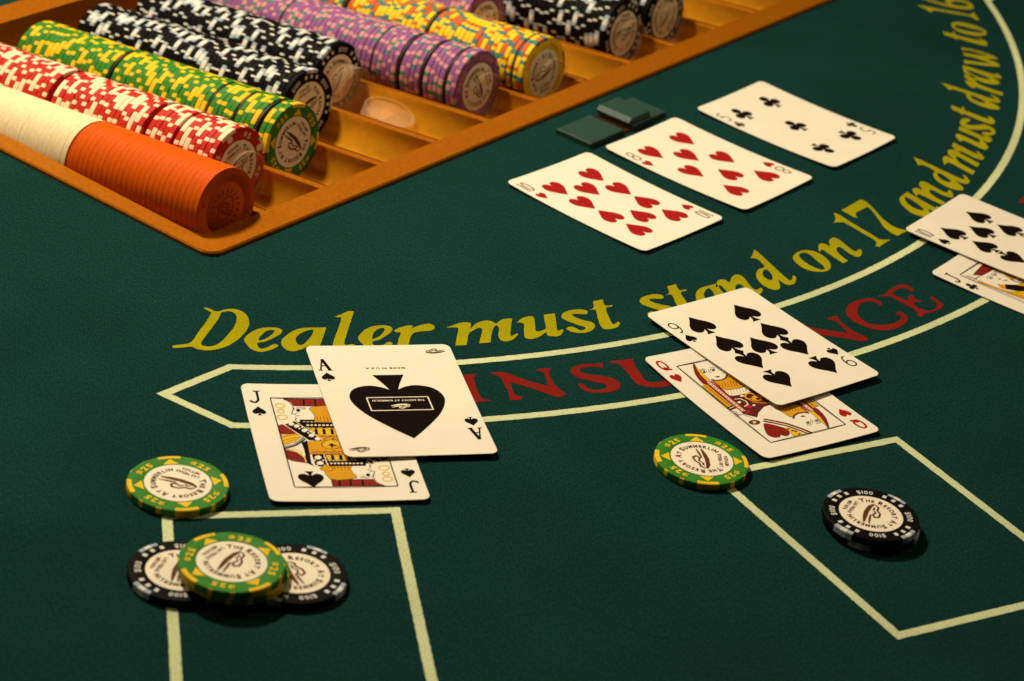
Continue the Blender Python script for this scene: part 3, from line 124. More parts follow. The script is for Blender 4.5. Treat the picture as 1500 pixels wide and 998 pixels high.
'qh': [('red', 'F', 0, '-12.0,33.1;-11.6,32.3;-14.1,26.3;-14.5,18.5;-17.8,17.4;-16.7,24.4;-14.3,29.5'), ('yellow', 'f', 0, '-11.8,32.2;-12.1,30.1;-12.9,19.3;-14.9,18.2;-14.5,24.0;-13.1,29.0'), ('black', 's', 0.28, '-10.0,25.8;-10.4,25.5;-10.9,25.3;-11.5,25.3;-12.1,25.5;-12.4,25.9;-12.5,26.3;-12.4,26.7;-12.0,27.0;-11.5,27.2;-10.9,27.1;-10.3,26.9;-10.0,26.6;-9.9,26.2;-10.0,25.8'), ('black', 'f', 0, '-10.6,25.9;-10.9,25.7;-11.2,25.5;-11.4,25.4;-11.6,25.5;-11.7,25.7;-11.7,26.0;-11.5,26.2;-11.3,26.5;-11.0,26.6;-10.8,26.7;-10.6,26.6;-10.5,26.4;-10.5,26.2'), ('black', 's', 0.28, '-5.3,25.7;-5.7,25.4;-6.2,25.2;-6.7,25.2;-7.2,25.3;-7.5,25.7;-7.5,26.0;-7.4,26.4;-7.0,26.8;-6.5,26.9;-6.0,26.9;-5.5,26.8;-5.2,26.5;-5.1,26.1;-5.3,25.7'), ('black', 'f', 0, '-5.8,25.7;-6.0,25.5;-6.3,25.3;-6.6,25.3;-6.8,25.3;-6.9,25.5;-6.8,25.8;-6.7,26.0;-6.4,26.3;-6.2,26.5;-5.9,26.5;-5.7,26.4;-5.6,26.2;-5.6,26.0'), ('black', 's', 0.3, '-11.9,27.9;-10.1,28.3;-9.2,27.6'), ('black', 's', 0.3, '-6.7,27.9;-5.2,27.9;-4.4,27.0'), ('black', 's', 0.28, '-7.9,27.1;-8.8,25.6;-8.6,24.7;-9.2,24.5'), ('red', 'f', 0, '-6.8,20.3;-7.0,20.1;-7.4,20.0;-7.8,20.0;-8.2,20.2;-8.4,20.4;-8.5,20.6;-8.5,20.9;-8.2,21.1;-7.9,21.1;-7.5,21.1;-7.1,21.0;-6.8,20.8;-6.7,20.5'), ('black', 's', 0.28, '-9.0,21.1;-6.5,20.3'), ('gold', 'f', 0, '-12.2,19.0;-10.4,17.9;-7.5,17.3;-3.4,18.9;-1.8,19.3;-0.8,9.7;-5.0,9.1;-10.3,9.8;-12.1,11.8;-12.3,15.3'), ('brown', 's', 0.25, '-10.7,15.8;-12.2,12.5'), ('brown', 's', 0.25, '-9.2,15.7;-10.8,12.2'), ('brown', 's', 0.25, '-7.7,15.6;-9.5,11.9'), ('brown', 's', 0.25, '-6.2,15.5;-8.1,11.6'), ('brown', 's', 0.25, '-4.6,15.5;-6.8,11.3'), ('brown', 's', 0.25, '-3.4,15.1;-5.4,11.0'), ('brown', 's', 0.25, '-2.1,14.7;-4.0,10.7'), ('brown', 's', 0.25, '-0.8,14.3;-2.7,10.4'), ('brown', 's', 0.9, '-2.2,20.7;-4.5,18.6;-7.2,17.7;-10.2,18.1;-12.0,19.6'), ('cream', 'f', 0, '-12.9,10.7;-10.4,9.7;-5.0,9.0;-1.0,9.4;-0.5,5.1;-4.5,4.3;-10.5,4.6;-12.8,5.9'), ('black', 's', 0.2, '-12.1,9.6;-13.6,6.6'), ('black', 's', 0.2, '-10.7,9.4;-12.0,6.4'), ('black', 's', 0.2, '-9.2,9.2;-10.5,6.2'), ('black', 's', 0.2, '-7.8,9.0;-9.0,6.1'), ('black', 's', 0.2, '-6.4,8.8;-7.4,5.9'), ('black', 's', 0.2, '-4.9,8.7;-5.9,5.7'), ('black', 's', 0.2, '-3.5,8.5;-4.3,5.6'), ('black', 's', 0.2, '-2.0,8.3;-2.8,5.4'), ('black', 's', 0.2, '-0.6,8.1;-1.3,5.3'), ('maroon', 'f', 0, '-12.3,5.4;-10.4,4.7;-4.3,4.5;-0.7,4.9;1.0,-6.9;-3.7,-7.5;-9.3,-10.8;-12.4,-13.9;-16.3,-9.2;-14.9,-0.0'), ('cream', 'f', 0, '-6.3,3.2;-6.7,2.9;-7.1,2.8;-7.5,2.8;-7.9,2.9;-8.1,3.2;-8.2,3.5;-8.0,3.8;-7.7,4.1;-7.3,4.2;-6.9,4.3;-6.5,4.1;-6.2,3.9;-6.2,3.5'), ('cream', 'f', 0, '-11.0,-0.9;-11.3,-1.2;-11.7,-1.4;-12.1,-1.4;-12.5,-1.2;-12.7,-1.0;-12.8,-0.6;-12.6,-0.3;-12.3,-0.1;-11.9,0.1;-11.5,0.1;-11.1,-0.0;-10.9,-0.3;-10.8,-0.6'), ('cream', 'f', 0, '-6.3,-5.2;-6.6,-5.4;-7.0,-5.6;-7.3,-5.6;-7.6,-5.4;-7.8,-5.2;-7.9,-5.0;-7.8,-4.7;-7.5,-4.5;-7.2,-4.3;-6.8,-4.3;-6.5,-4.4;-6.3,-4.7;-6.2,-4.9'), ('cream', 's', 0.5, '-12.2,2.3;-9.4,1.7;-8.3,-1.1;-9.2,-3.5;-12.0,-4.4'), ('crimson', 'f', 0, '-8.5,-5.7;-9.0,-6.1;-9.6,-6.4;-10.3,-6.4;-10.8,-6.2;-11.2,-5.8;-11.3,-5.3;-11.1,-4.8;-10.6,-4.4;-10.0,-4.2;-9.3,-4.1;-8.7,-4.4;-8.4,-4.8;-8.3,-5.2'), ('crimson', 'f', 0, '-12.1,-9.1;-12.5,-9.4;-13.1,-9.6;-13.6,-9.6;-14.2,-9.4;-14.5,-9.1;-14.6,-8.7;-14.4,-8.2;-13.9,-7.9;-13.4,-7.6;-12.8,-7.6;-12.3,-7.8;-11.9,-8.2;-11.9,-8.6'), ('red', 's', 0.6, '-14.3,-6.9;-13.0,-10.0;-10.6,-11.6'), ('yellow', 's', 0.7, '-1.8,1.3;-2.7,0.5;-3.8,-0.0;-5.0,-0.1;-6.0,0.2;-6.5,0.9;-6.5,1.9;-6.0,2.9;-5.1,3.7;-4.0,4.2;-2.8,4.3;-1.8,4.0;-1.3,3.2;-1.3,2.3;-1.8,1.3'), ('gold', 'f', 0, '0.7,-1.4;-0.4,-2.3;-1.7,-2.9;-3.1,-2.9;-4.3,-2.5;-5.0,-1.6;-5.2,-0.6;-4.6,0.5;-3.6,1.4;-2.2,2.0;-0.8,2.0;0.3,1.6;1.1,0.7;1.2,-0.3'), ('brown', 's', 0.4, '0.7,-1.4;-0.4,-2.3;-1.7,-2.9;-3.1,-2.9;-4.3,-2.5;-5.0,-1.6;-5.2,-0.6;-4.6,0.5;-3.6,1.4;-2.2,2.0;-0.8,2.0;0.3,1.6;1.1,0.7;1.2,-0.3;0.7,-1.4'), ('yellow', 'f', 0, '-0.3,-0.9;-0.9,-1.3;-1.6,-1.6;-2.4,-1.6;-3.0,-1.3;-3.4,-0.9;-3.5,-0.3;-3.3,0.2;-2.7,0.7;-2.0,0.9;-1.3,0.9;-0.6,0.7;-0.2,0.3;-0.1,-0.3'), ('black', 'f', 0, '-3.1,-0.4;-1.1,-0.4;-0.9,-1.9;-2.6,-1.9'), ('gold', 's', 0.6, '-6.1,0.1;-5.1,-3.0;-2.0,-4.8;0.3,-5.7'), ('brown', 's', 3.4, '-14.4,18.6;-14.5,-7.6'), ('pink', 's', 1.7, '-14.5,18.4;-14.7,-7.6'), ('red', 'f', 0, '-14.2,17.2;-14.4,17.1;-14.6,17.0;-14.7,16.9;-14.9,17.0;-14.9,17.1;-14.9,17.3;-14.8,17.4;-14.7,17.6;-14.5,17.7;-14.3,17.7;-14.2,17.7;-14.1,17.6;-14.2,17.4'), ('red', 'f', 0, '-14.3,15.3;-14.4,15.2;-14.6,15.1;-14.8,15.1;-14.9,15.1;-14.9,15.2;-14.9,15.4;-14.8,15.6;-14.7,15.7;-14.5,15.8;-14.3,15.8;-14.2,15.8;-14.1,15.7;-14.2,15.5'), ('red', 'f', 0, '-14.3,13.5;-14.4,13.3;-14.6,13.2;-14.8,13.2;-14.9,13.2;-15.0,13.3;-14.9,13.5;-14.8,13.7;-14.7,13.8;-14.5,13.9;-14.3,14.0;-14.2,13.9;-14.2,13.8;-14.2,13.6'), ('red', 'f', 0, '-14.3,11.6;-14.4,11.4;-14.6,11.3;-14.8,11.3;-14.9,11.4;-15.0,11.5;-14.9,11.6;-14.9,11.8;-14.7,11.9;-14.5,12.0;-14.4,12.1;-14.2,12.0;-14.2,11.9;-14.2,11.8'), ('red', 'f', 0, '-14.3,9.7;-14.4,9.6;-14.6,9.5;-14.8,9.4;-14.9,9.5;-15.0,9.6;-14.9,9.8;-14.9,9.9;-14.7,10.1;-14.5,10.2;-14.4,10.2;-14.2,10.2;-14.2,10.0;-14.2,9.9'), ('red', 'f', 0, '-14.3,7.8;-14.4,7.7;-14.6,7.6;-14.8,7.6;-14.9,7.6;-15.0,7.7;-15.0,7.9;-14.9,8.1;-14.7,8.2;-14.5,8.3;-14.4,8.3;-14.2,8.3;-14.2,8.2;-14.2,8.0'), ('red', 'f', 0, '-14.3,6.0;-14.4,5.8;-14.6,5.7;-14.8,5.7;-14.9,5.8;-15.0,5.9;-15.0,6.0;-14.9,6.2;-14.7,6.3;-14.5,6.4;-14.4,6.5;-14.2,6.4;-14.2,6.3;-14.2,6.1'), ('red', 'f', 0, '-14.3,4.1;-14.4,4.0;-14.6,3.9;-14.8,3.8;-14.9,3.9;-15.0,4.0;-15.0,4.2;-14.9,4.3;-14.7,4.5;-14.5,4.6;-14.4,4.6;-14.2,4.6;-14.2,4.4;-14.2,4.3'), ('red', 'f', 0, '-14.3,2.3;-14.5,2.1;-14.6,2.0;-14.8,2.0;-14.9,2.0;-15.0,2.2;-15.0,2.3;-14.9,2.5;-14.7,2.6;-14.6,2.7;-14.4,2.8;-14.3,2.7;-14.2,2.6;-14.2,2.4'), ('red', 'f', 0, '-14.3,0.4;-14.5,0.3;-14.6,0.2;-14.8,0.1;-14.9,0.2;-15.0,0.3;-15.0,0.5;-14.9,0.6;-14.7,0.8;-14.6,0.9;-14.4,0.9;-14.3,0.9;-14.2,0.7;-14.2,0.6'), ('red', 'f', 0, '-14.3,-1.4;-14.5,-1.6;-14.6,-1.7;-14.8,-1.7;-14.9,-1.7;-15.0,-1.5;-15.0,-1.4;-14.9,-1.2;-14.7,-1.1;-14.6,-1.0;-14.4,-0.9;-14.3,-1.0;-14.2,-1.1;-14.2,-1.3'), ('red', 'f', 0, '-14.3,-3.3;-14.5,-3.4;-14.6,-3.5;-14.8,-3.5;-14.9,-3.5;-15.0,-3.4;-15.0,-3.2;-14.9,-3.1;-14.7,-2.9;-14.6,-2.8;-14.4,-2.8;-14.3,-2.8;-14.2,-2.9;-14.2,-3.1'), ('red', 'f', 0, '-14.3,-5.1;-14.5,-5.3;-14.7,-5.4;-14.8,-5.4;-15.0,-5.3;-15.0,-5.2;-15.0,-5.1;-14.9,-4.9;-14.8,-4.8;-14.6,-4.7;-14.4,-4.6;-14.3,-4.7;-14.2,-4.8;-14.2,-4.9'), ('red', 'f', 0, '-14.3,-6.9;-14.5,-7.1;-14.7,-7.2;-14.8,-7.2;-15.0,-7.2;-15.0,-7.1;-15.0,-6.9;-14.9,-6.7;-14.8,-6.6;-14.6,-6.5;-14.4,-6.5;-14.3,-6.5;-14.2,-6.6;-14.2,-6.8'), ('red', 's', 0.8, '-11.8,19.6;-13.3,0.4'), ('gold', 'f', 0, '-20.0,16.1;-16.4,16.9;-16.5,-1.9;-20.2,-2.6'), ('brown', 's', 0.4, '-16.4,16.9;-16.5,-1.9'), ('brown', 's', 0.3, '-17.7,15.9;-17.7,-1.1'), ('brown', 'f', 0, '-20.4,-2.8;-16.4,-2.1;-16.3,-4.3;-20.1,-4.9'), ('cream', 's', 0.4, '-20.0,-3.6;-16.4,-2.9'), ('black', 's', 0.25, '-20.1,-5.1;-19.3,-6.4;-18.1,-6.5;-18.9,-9.1;-17.8,-9.2'), ('black', 's', 0.25, '-20.1,-8.0;-19.4,-9.8;-16.8,-9.6;-14.5,-14.1'), ('black', 's', 0.25, '-19.8,-6.5;-19.2,-8.4;-20.4,-10.6'), ('brown', 'f', 0, '-13.7,-18.0;-14.5,-18.7;-15.7,-19.0;-16.9,-18.9;-18.0,-18.5;-18.8,-17.8;-19.1,-16.9;-18.8,-16.1;-17.9,-15.5;-16.8,-15.2;-15.5,-15.2;-14.4,-15.6;-13.6,-16.4;-13.4,-17.2'), ('cream', 'f', 0, '-15.5,-17.4;-15.8,-17.6;-16.2,-17.8;-16.6,-17.8;-16.9,-17.7;-17.1,-17.4;-17.1,-17.1;-17.0,-16.8;-16.7,-16.5;-16.3,-16.3;-15.9,-16.3;-15.5,-16.4;-15.3,-16.7;-15.3,-17.0'), ('brown', 'f', 0, '-15.9,-17.2;-16.0,-17.3;-16.2,-17.3;-16.3,-17.3;-16.5,-17.3;-16.6,-17.2;-16.6,-17.1;-16.5,-17.0;-16.4,-16.9;-16.2,-16.8;-16.1,-16.8;-16.0,-16.8;-15.9,-16.9;-15.9,-17.1'), ('red', 'F', 0, '-13.0,-19.5;-10.7,-20.7;-8.5,-23.1;-6.5,-26.8;-7.3,-30.1;-9.9,-31.7;-11.6,-30.8;-11.9,-29.7;-13.8,-31.3;-16.4,-30.6;-17.5,-28.2;-16.3,-24.7'), ('yellow', 'f', 0, '-7.1,-25.0;-4.5,-26.8;-2.9,-29.8;-2.0,-33.7;-4.8,-33.4;-7.4,-32.9;-6.4,-29.2'), ('black', 'f', 0, '-5.1,-27.4;-5.4,-27.5;-5.7,-27.6;-6.0,-27.6;-6.3,-27.5;-6.4,-27.4;-6.5,-27.1;-6.4,-26.9;-6.1,-26.7;-5.8,-26.6;-5.5,-26.6;-5.2,-26.7;-5.1,-26.9;-5.0,-27.1'), ('black', 'f', 0, '-3.5,-30.3;-3.7,-30.5;-4.0,-30.6;-4.4,-30.6;-4.6,-30.5;-4.8,-30.3;-4.8,-30.1;-4.7,-29.9;-4.5,-29.7;-4.2,-29.6;-3.9,-29.6;-3.6,-29.7;-3.4,-29.9;-3.4,-30.1'), ('black', 'f', 0, '-4.2,-29.3;-4.4,-29.5;-4.7,-29.6;-5.0,-29.6;-5.3,-29.5;-5.5,-29.3;-5.5,-29.1;-5.4,-28.8;-5.2,-28.6;-4.9,-28.5;-4.6,-28.5;-4.3,-28.6;-4.1,-28.8;-4.1,-29.1'), ('black', 'f', 0, '-3.4,-32.7;-3.6,-32.9;-4.0,-33.0;-4.3,-33.0;-4.5,-32.9;-4.7,-32.7;-4.8,-32.5;-4.6,-32.3;-4.4,-32.1;-4.1,-32.0;-3.8,-32.0;-3.5,-32.1;-3.3,-32.3;-3.3,-32.5'), ('brown', 's', 3.0, '-11.1,-16.8;-7.3,-20.2;-3.7,-23.9;-0.5,-29.9;1.2,-34.1'), ('cream', 's', 0.55, '-11.1,-16.8;-7.4,-20.3;-3.8,-24.1;-0.6,-30.1;0.8,-33.9')],
'jc': [('red', 'f', 0, '1.2,31.7;3.7,25.0;-11.6,26.3;-14.7,29.6'), ('black', 's', 0.4, '2.1,25.7;-11.4,26.4;-18.8,26.9'), ('black', 's', 0.4, '-0.8,31.1;-13.3,29.5'), ('cream', 's', 0.4, '-12.6,25.8;-15.2,29.3;-17.1,31.7'), ('red', 's', 0.8, '-18.8,31.4;-17.6,25.8'), ('gold', 'f', 0, '0.9,25.5;2.8,23.1;2.4,13.8;-3.3,14.0;-0.5,19.9;-2.8,24.0'), ('black', 's', 0.3, '-4.2,21.8;-4.8,21.6;-5.5,21.7;-6.2,21.9;-6.7,22.3;-7.0,22.8;-6.8,23.3;-6.4,23.7;-5.8,23.8;-5.0,23.8;-4.3,23.5;-3.8,23.1;-3.6,22.6;-3.7,22.2;-4.2,21.8'), ('black', 'f', 0, '-4.7,22.2;-5.0,22.1;-5.3,22.1;-5.6,22.2;-5.8,22.3;-5.8,22.5;-5.7,22.7;-5.5,22.9;-5.2,23.0;-4.8,23.0;-4.6,22.9;-4.4,22.8;-4.3,22.6;-4.4,22.4'), ('black', 's', 0.3, '-9.0,21.6;-9.6,21.4;-10.4,21.5;-11.0,21.7;-11.5,22.1;-11.8,22.6;-11.6,23.1;-11.2,23.5;-10.6,23.6;-9.8,23.6;-9.2,23.3;-8.7,22.9;-8.4,22.4;-8.6,22.0;-9.0,21.6'), ('black', 'f', 0, '-9.5,22.0;-9.8,21.9;-10.1,21.9;-10.4,22.0;-10.6,22.1;-10.6,22.3;-10.5,22.5;-10.3,22.7;-10.0,22.8;-9.6,22.8;-9.4,22.7;-9.2,22.6;-9.2,22.4;-9.3,22.2'), ('black', 's', 0.35, '-7.6,17.1;-5.3,15.2'), ('black', 's', 0.3, '-6.8,20.1;-6.8,18.2;-8.6,18.8'), ('red', 'f', 0, '-5.3,15.4;-5.5,15.4;-5.9,15.4;-6.2,15.5;-6.5,15.7;-6.6,16.0;-6.6,16.2;-6.4,16.4;-6.1,16.4;-5.7,16.4;-5.4,16.3;-5.2,16.1;-5.0,15.8;-5.1,15.6'), ('gold', 's', 1.6, '-18.3,25.1;-17.8,17.9;-16.7,10.3;-15.9,0.3;-14.8,-13.8'), ('brown', 's', 0.4, '-19.3,24.6;-17.9,10.4;-16.9,-0.2;-15.8,-14.3'), ('gold', 'f', 0, '-13.2,16.8;-10.8,13.9;-14.7,10.9;-15.2,14.0'), ('black', 'f', 0, '-10.3,14.2;-0.8,5.5;-2.9,-4.4;-7.8,0.6;-14.5,11.6'), ('red', 's', 0.8, '-2.8,15.0;-3.0,11.9;-1.8,9.1;-1.7,3.6'), ('gold', 'f', 0, '-6.4,10.2;0.3,8.3;2.5,1.9;-0.2,0.6'), ('red', 's', 1.0, '-0.5,11.6;6.3,10.5;6.6,5.8'), ('yellow', 'f', 0, '-16.0,10.2;-8.5,3.9;-8.3,-7.0;-13.7,-6.0;-15.2,0.6'), ('black', 's', 0.4, '-15.1,8.1;-13.9,1.3;-12.4,-5.3'), ('brown', 's', 0.4, '-12.7,7.4;-11.2,0.8;-10.3,-6.2')]}

TABLE_CHIPS = {'green_by_jack':(-119.2,-208.8,111.44,161.13),'green_top':(-89.2,-265.8,43.17,241.81),'green_second':(-87.5,-264.4,-32.05,-16.19),'green_by_queen':(84.4,-132.1,98.66,95.84),'black_left':(-107.3,-266.6,-128.11,257.90),'black_right':(-66.5,-257.5,71.15,-68.92),'black_top':(152.6,-160.8,51.60,247.29),'black_under':(153.6,-160.0,72.18,151.92),'green_edge':(254.5,19.2,122.34,173.22)}

ROWS = {0: (-7.115,), 1: (-7.437,), 2: (-7.465,), 3: (-7.748,), 4: (-7.919,), 5: (-7.317,), 6: (-7.205,), 7: (-7.94,), 8: (-7.286,), 9: (-7.298,)}

# ------------------------------------------------------------------ helpers
random.seed(7)
MM = 0.001

def mat(name, base, rough=0.5, metal=0.0, spec=0.5, noise=None, bump=None, sheen=0.0, coat=0.0):
    """noise = (scale, detail, dark factor, light factor), bump = (scale, strength, distance)"""
    m = bpy.data.materials.new(name)
    m.use_nodes = True
    nt = m.node_tree
    b = nt.nodes['Principled BSDF']
    b.inputs['Base Color'].default_value = (*base, 1)
    b.inputs['Roughness'].default_value = rough
    b.inputs['Metallic'].default_value = metal
    b.inputs['Specular IOR Level'].default_value = spec
    b.inputs['Sheen Weight'].default_value = sheen
    b.inputs['Coat Weight'].default_value = coat
    tc = nt.nodes.new('ShaderNodeTexCoord')
    if noise:
        n = nt.nodes.new('ShaderNodeTexNoise')
        n.inputs['Scale'].default_value = noise[0]
        n.inputs['Detail'].default_value = noise[1]
        nt.links.new(tc.outputs['Object'], n.inputs['Vector'])
        r = nt.nodes.new('ShaderNodeValToRGB')
        r.color_ramp.elements[0].position = 0.3
        r.color_ramp.elements[1].position = 0.7
        r.color_ramp.elements[0].color = (*[c * noise[2] for c in base], 1)
        r.color_ramp.elements[1].color = (*[min(1, c * noise[3]) for c in base], 1)
        nt.links.new(n.outputs['Fac'], r.inputs['Fac'])
        nt.links.new(r.outputs['Color'], b.inputs['Base Color'])
    if bump:
        n = nt.nodes.new('ShaderNodeTexNoise')
        n.inputs['Scale'].default_value = bump[0]
        n.inputs['Detail'].default_value = 3
        nt.links.new(tc.outputs['Object'], n.inputs['Vector'])
        bp = nt.nodes.new('ShaderNodeBump')
        bp.inputs['Strength'].default_value = bump[1]
        bp.inputs['Distance'].default_value = bump[2]
        nt.links.new(n.outputs['Fac'], bp.inputs['Height'])
        nt.links.new(bp.outputs['Normal'], b.inputs['Normal'])
    return m

def felt_mat(name, base, fibre, amp=(0.62, 1.4), lint=0.0):
    """woven baize: streaky fine fibre colour and relief, broad faint mottling, a few specks of lint"""
    m = bpy.data.materials.new(name)
    m.use_nodes = True
    nt = m.node_tree
    L = nt.links
    b = nt.nodes['Principled BSDF']
    b.inputs['Roughness'].default_value = 0.95
    b.inputs['Specular IOR Level'].default_value = 0.03
    b.inputs['Sheen Weight'].default_value = 0.0
    b.inputs['Sheen Roughness'].default_value = 0.5
    tc = nt.nodes.new('ShaderNodeTexCoord')
    mp = nt.nodes.new('ShaderNodeMapping')
    mp.inputs['Rotation'].default_value = (0, 0, R(-12))
    mp.inputs['Scale'].default_value = (1.0, 0.34, 1.0)
    L.new(tc.outputs['Object'], mp.inputs['Vector'])
    n1 = nt.nodes.new('ShaderNodeTexNoise')
    n1.inputs['Scale'].default_value = 1500
    n1.inputs['Detail'].default_value = 4
    n1.inputs['Roughness'].default_value = 0.7
    L.new(mp.outputs['Vector'], n1.inputs['Vector'])
    n2 = nt.nodes.new('ShaderNodeTexNoise')
    n2.inputs['Scale'].default_value = 14
    n2.inputs['Detail'].default_value = 5
    L.new(tc.outputs['Object'], n2.inputs['Vector'])
    r1 = nt.nodes.new('ShaderNodeMapRange')
    r1.inputs['From Min'].default_value = 0.3
    r1.inputs['From Max'].default_value = 0.7
    r1.inputs['To Min'].default_value = amp[0]
    r1.inputs['To Max'].default_value = amp[1]
    L.new(n1.outputs['Fac'], r1.inputs['Value'])
    r2 = nt.nodes.new('ShaderNodeMapRange')
    r2.inputs['From Min'].default_value = 0.3
    r2.inputs['From Max'].default_value = 0.7
    r2.inputs['To Min'].default_value = 0.86
    r2.inputs['To Max'].default_value = 1.14
    L.new(n2.outputs['Fac'], r2.inputs['Value'])
    mu = nt.nodes.new('ShaderNodeMath')
    mu.operation = 'MULTIPLY'
    L.new(r1.outputs[0], mu.inputs[0])
    L.new(r2.outputs[0], mu.inputs[1])
    vm = nt.nodes.new('ShaderNodeVectorMath')
    vm.operation = 'SCALE'
    vm.inputs[0].default_value = base
    L.new(mu.outputs[0], vm.inputs['Scale'])
    out = vm.outputs[0]
    if lint:
        n3 = nt.nodes.new('ShaderNodeTexVoronoi')
        n3.inputs['Scale'].default_value = 60
        mp3 = nt.nodes.new('ShaderNodeMapping')
        mp3.inputs['Rotation'].default_value = (0, 0, R(33))
        mp3.inputs['Scale'].default_value = (1, 1.9, 1)
        L.new(tc.outputs['Object'], mp3.inputs['Vector'])
        L.new(mp3.outputs[0], n3.inputs['Vector'])
        lt = nt.nodes.new('ShaderNodeMath')
        lt.operation = 'LESS_THAN'
        lt.inputs[1].default_value = lint
        L.new(n3.outputs['Distance'], lt.inputs[0])
        gt = nt.nodes.new('ShaderNodeSeparateColor')
        L.new(n3.outputs['Color'], gt.inputs[0])
        g2 = nt.nodes.new('ShaderNodeMath')
        g2.operation = 'GREATER_THAN'
        g2.inputs[1].default_value = 0.93
        L.new(gt.outputs[0], g2.inputs[0])
        an = nt.nodes.new('ShaderNodeMath')
        an.operation = 'MULTIPLY'
        L.new(lt.outputs[0], an.inputs[0])
        L.new(g2.outputs[0], an.inputs[1])
        mx = nt.nodes.new('ShaderNodeMix')
        mx.data_type = 'RGBA'
        mx.inputs['B'].default_value = (0.10, 0.15, 0.13, 1)
        L.new(an.outputs[0], mx.inputs['Factor'])
        L.new(out, mx.inputs['A'])
        out = mx.outputs['Result']
    L.new(out, b.inputs['Base Color'])
    bp = nt.nodes.new('ShaderNodeBump')
    bp.inputs['Strength'].default_value = 0.5
    bp.inputs['Distance'].default_value = 0.0004
    L.new(n1.outputs['Fac'], bp.inputs['Height'])
    L.new(bp.outputs['Normal'], b.inputs['Normal'])
    return m

def clear_mat(name):
    """clear moulded plastic: mostly see-through, with gloss and a faint warm body"""
    m = bpy.data.materials.new(name)
    m.use_nodes = True
    nt = m.node_tree
    L = nt.links
    b = nt.nodes['Principled BSDF']
    b.inputs['Base Color'].default_value = (0.85, 0.68, 0.48, 1)
    b.inputs['Roughness'].default_value = 0.18
    t = nt.nodes.new('ShaderNodeBsdfTransparent')
    t.inputs[0].default_value = (0.98, 0.94, 0.88, 1)
    lw = nt.nodes.new('ShaderNodeLayerWeight')
    lw.inputs[0].default_value = 0.25
    mr = nt.nodes.new('ShaderNodeMapRange')
    mr.inputs['To Min'].default_value = 0.02
    mr.inputs['To Max'].default_value = 0.38
    L.new(lw.outputs['Facing'], mr.inputs['Value'])
    mx = nt.nodes.new('ShaderNodeMixShader')
    L.new(mr.outputs[0], mx.inputs[0])
    L.new(t.outputs[0], mx.inputs[1])
    L.new(b.outputs[0], mx.inputs[2])
    L.new(mx.outputs[0], nt.nodes['Material Output'].inputs[0])
    return m

M = {
    'felt': felt_mat('green_felt', (0.0050, 0.0305, 0.0288), 1, (0.42, 1.7), 0.022),
    'line': felt_mat('cream_print', (0.60, 0.64, 0.38), 1, (0.78, 1.15)),
    'y': felt_mat('mustard_print', (0.325, 0.282, 0.003), 1, (0.8, 1.2)),
    'r': felt_mat('red_print', (0.20, 0.012, 0.008), 1, (0.8, 1.25)),
    'card': mat('card_stock', (0.80, 0.73, 0.62), 0.6, spec=0.12, noise=(60, 3, 0.975, 1.02)),
    'cardedge': mat('card_edge', (0.55, 0.46, 0.36), 0.7),
    'pipred': mat('card_red', (0.34, 0.008, 0.006), 0.65, spec=0.1),
    'pipblack': mat('card_black', (0.007, 0.003, 0.0025), 0.75, spec=0.03),
    'red': mat('court_red', (0.22, 0.011, 0.006), 0.65, spec=0.1),
    'crimson': mat('court_crimson', (0.42, 0.01, 0.05), 0.65, spec=0.1),
    'maroon': mat('court_maroon', (0.10, 0.012, 0.008), 0.65, spec=0.1),
    'brown': mat('court_brown', (0.15, 0.02, 0.006), 0.65, spec=0.1),
    'black': mat('court_black', (0.008, 0.004, 0.004), 0.75, spec=0.03),
    'gold': mat('court_gold', (0.62, 0.29, 0.006), 0.65, spec=0.1),
    'yellow': mat('court_yellow', (0.74, 0.44, 0.02), 0.65, spec=0.1),
    'cream': mat('court_cream', (0.86, 0.74, 0.60), 0.65, spec=0.1),
    'pink': mat('court_pink', (0.80, 0.45, 0.36), 0.65, spec=0.1),
    'grey': mat('court_grey', (0.38, 0.33, 0.30), 0.65, spec=0.1),
    'tray': mat('tray_metal', (0.41, 0.122, 0.004), 0.44, 0.40, spec=0.05, noise=(420, 4, 0.86, 1.10), bump=(700, 0.22, 0.0003)),
    'channel': mat('tray_channel_metal', (0.92, 0.38, 0.016), 0.34, 0.35, spec=0.1, noise=(180, 3, 0.92, 1.06), bump=(300, 0.18, 0.0005)),
    'device': mat('device_plastic', (0.022, 0.056, 0.045), 0.5, spec=0.2, noise=(300, 2, 0.9, 1.1)),
    'mirror': mat('device_window', (0.10, 0.035, 0.02), 0.12, 0.6),
    'blackdisc': mat('disc_black', (0.02, 0.012, 0.012), 0.5),
    'clear': clear_mat('clear_plastic'),
    'inlay': mat('chip_inlay', (0.88, 0.77, 0.62), 0.55, spec=0.12, noise=(200, 2, 0.97, 1.02)),
    'ink': mat('chip_ink', (0.07, 0.022, 0.01), 0.6, spec=0.1),
    'emblem': mat('chip_emblem', (0.11, 0.034, 0.009), 0.6, spec=0.1),
}
CH = {}
def cm(name, c, rough=0.58, spec=0.14):
    CH[name] = mat('chip_' + name, c, rough, spec=spec, noise=(350, 2, 0.92, 1.06), bump=(900, 0.12, 0.0002))
cm('green', (0.036, 0.20, 0.018)); cm('gold', (0.82, 0.52, 0.012)); cm('blk', (0.005, 0.0035, 0.004), 0.55, 0.05)
cm('white', (0.74, 0.70, 0.66)); cm('peach', (0.80, 0.52, 0.32)); cm('red', (0.50, 0.022, 0.012)); cm('ivory', (0.82, 0.68, 0.46))
cm('orange', (0.64, 0.088, 0.002), 0.55, 0.05); cm('orangedark', (0.36, 0.035, 0.006)); cm('cream', (0.82, 0.66, 0.40)); cm('purple', (0.27, 0.09, 0.27)); cm('rose', (0.62, 0.26, 0.30))
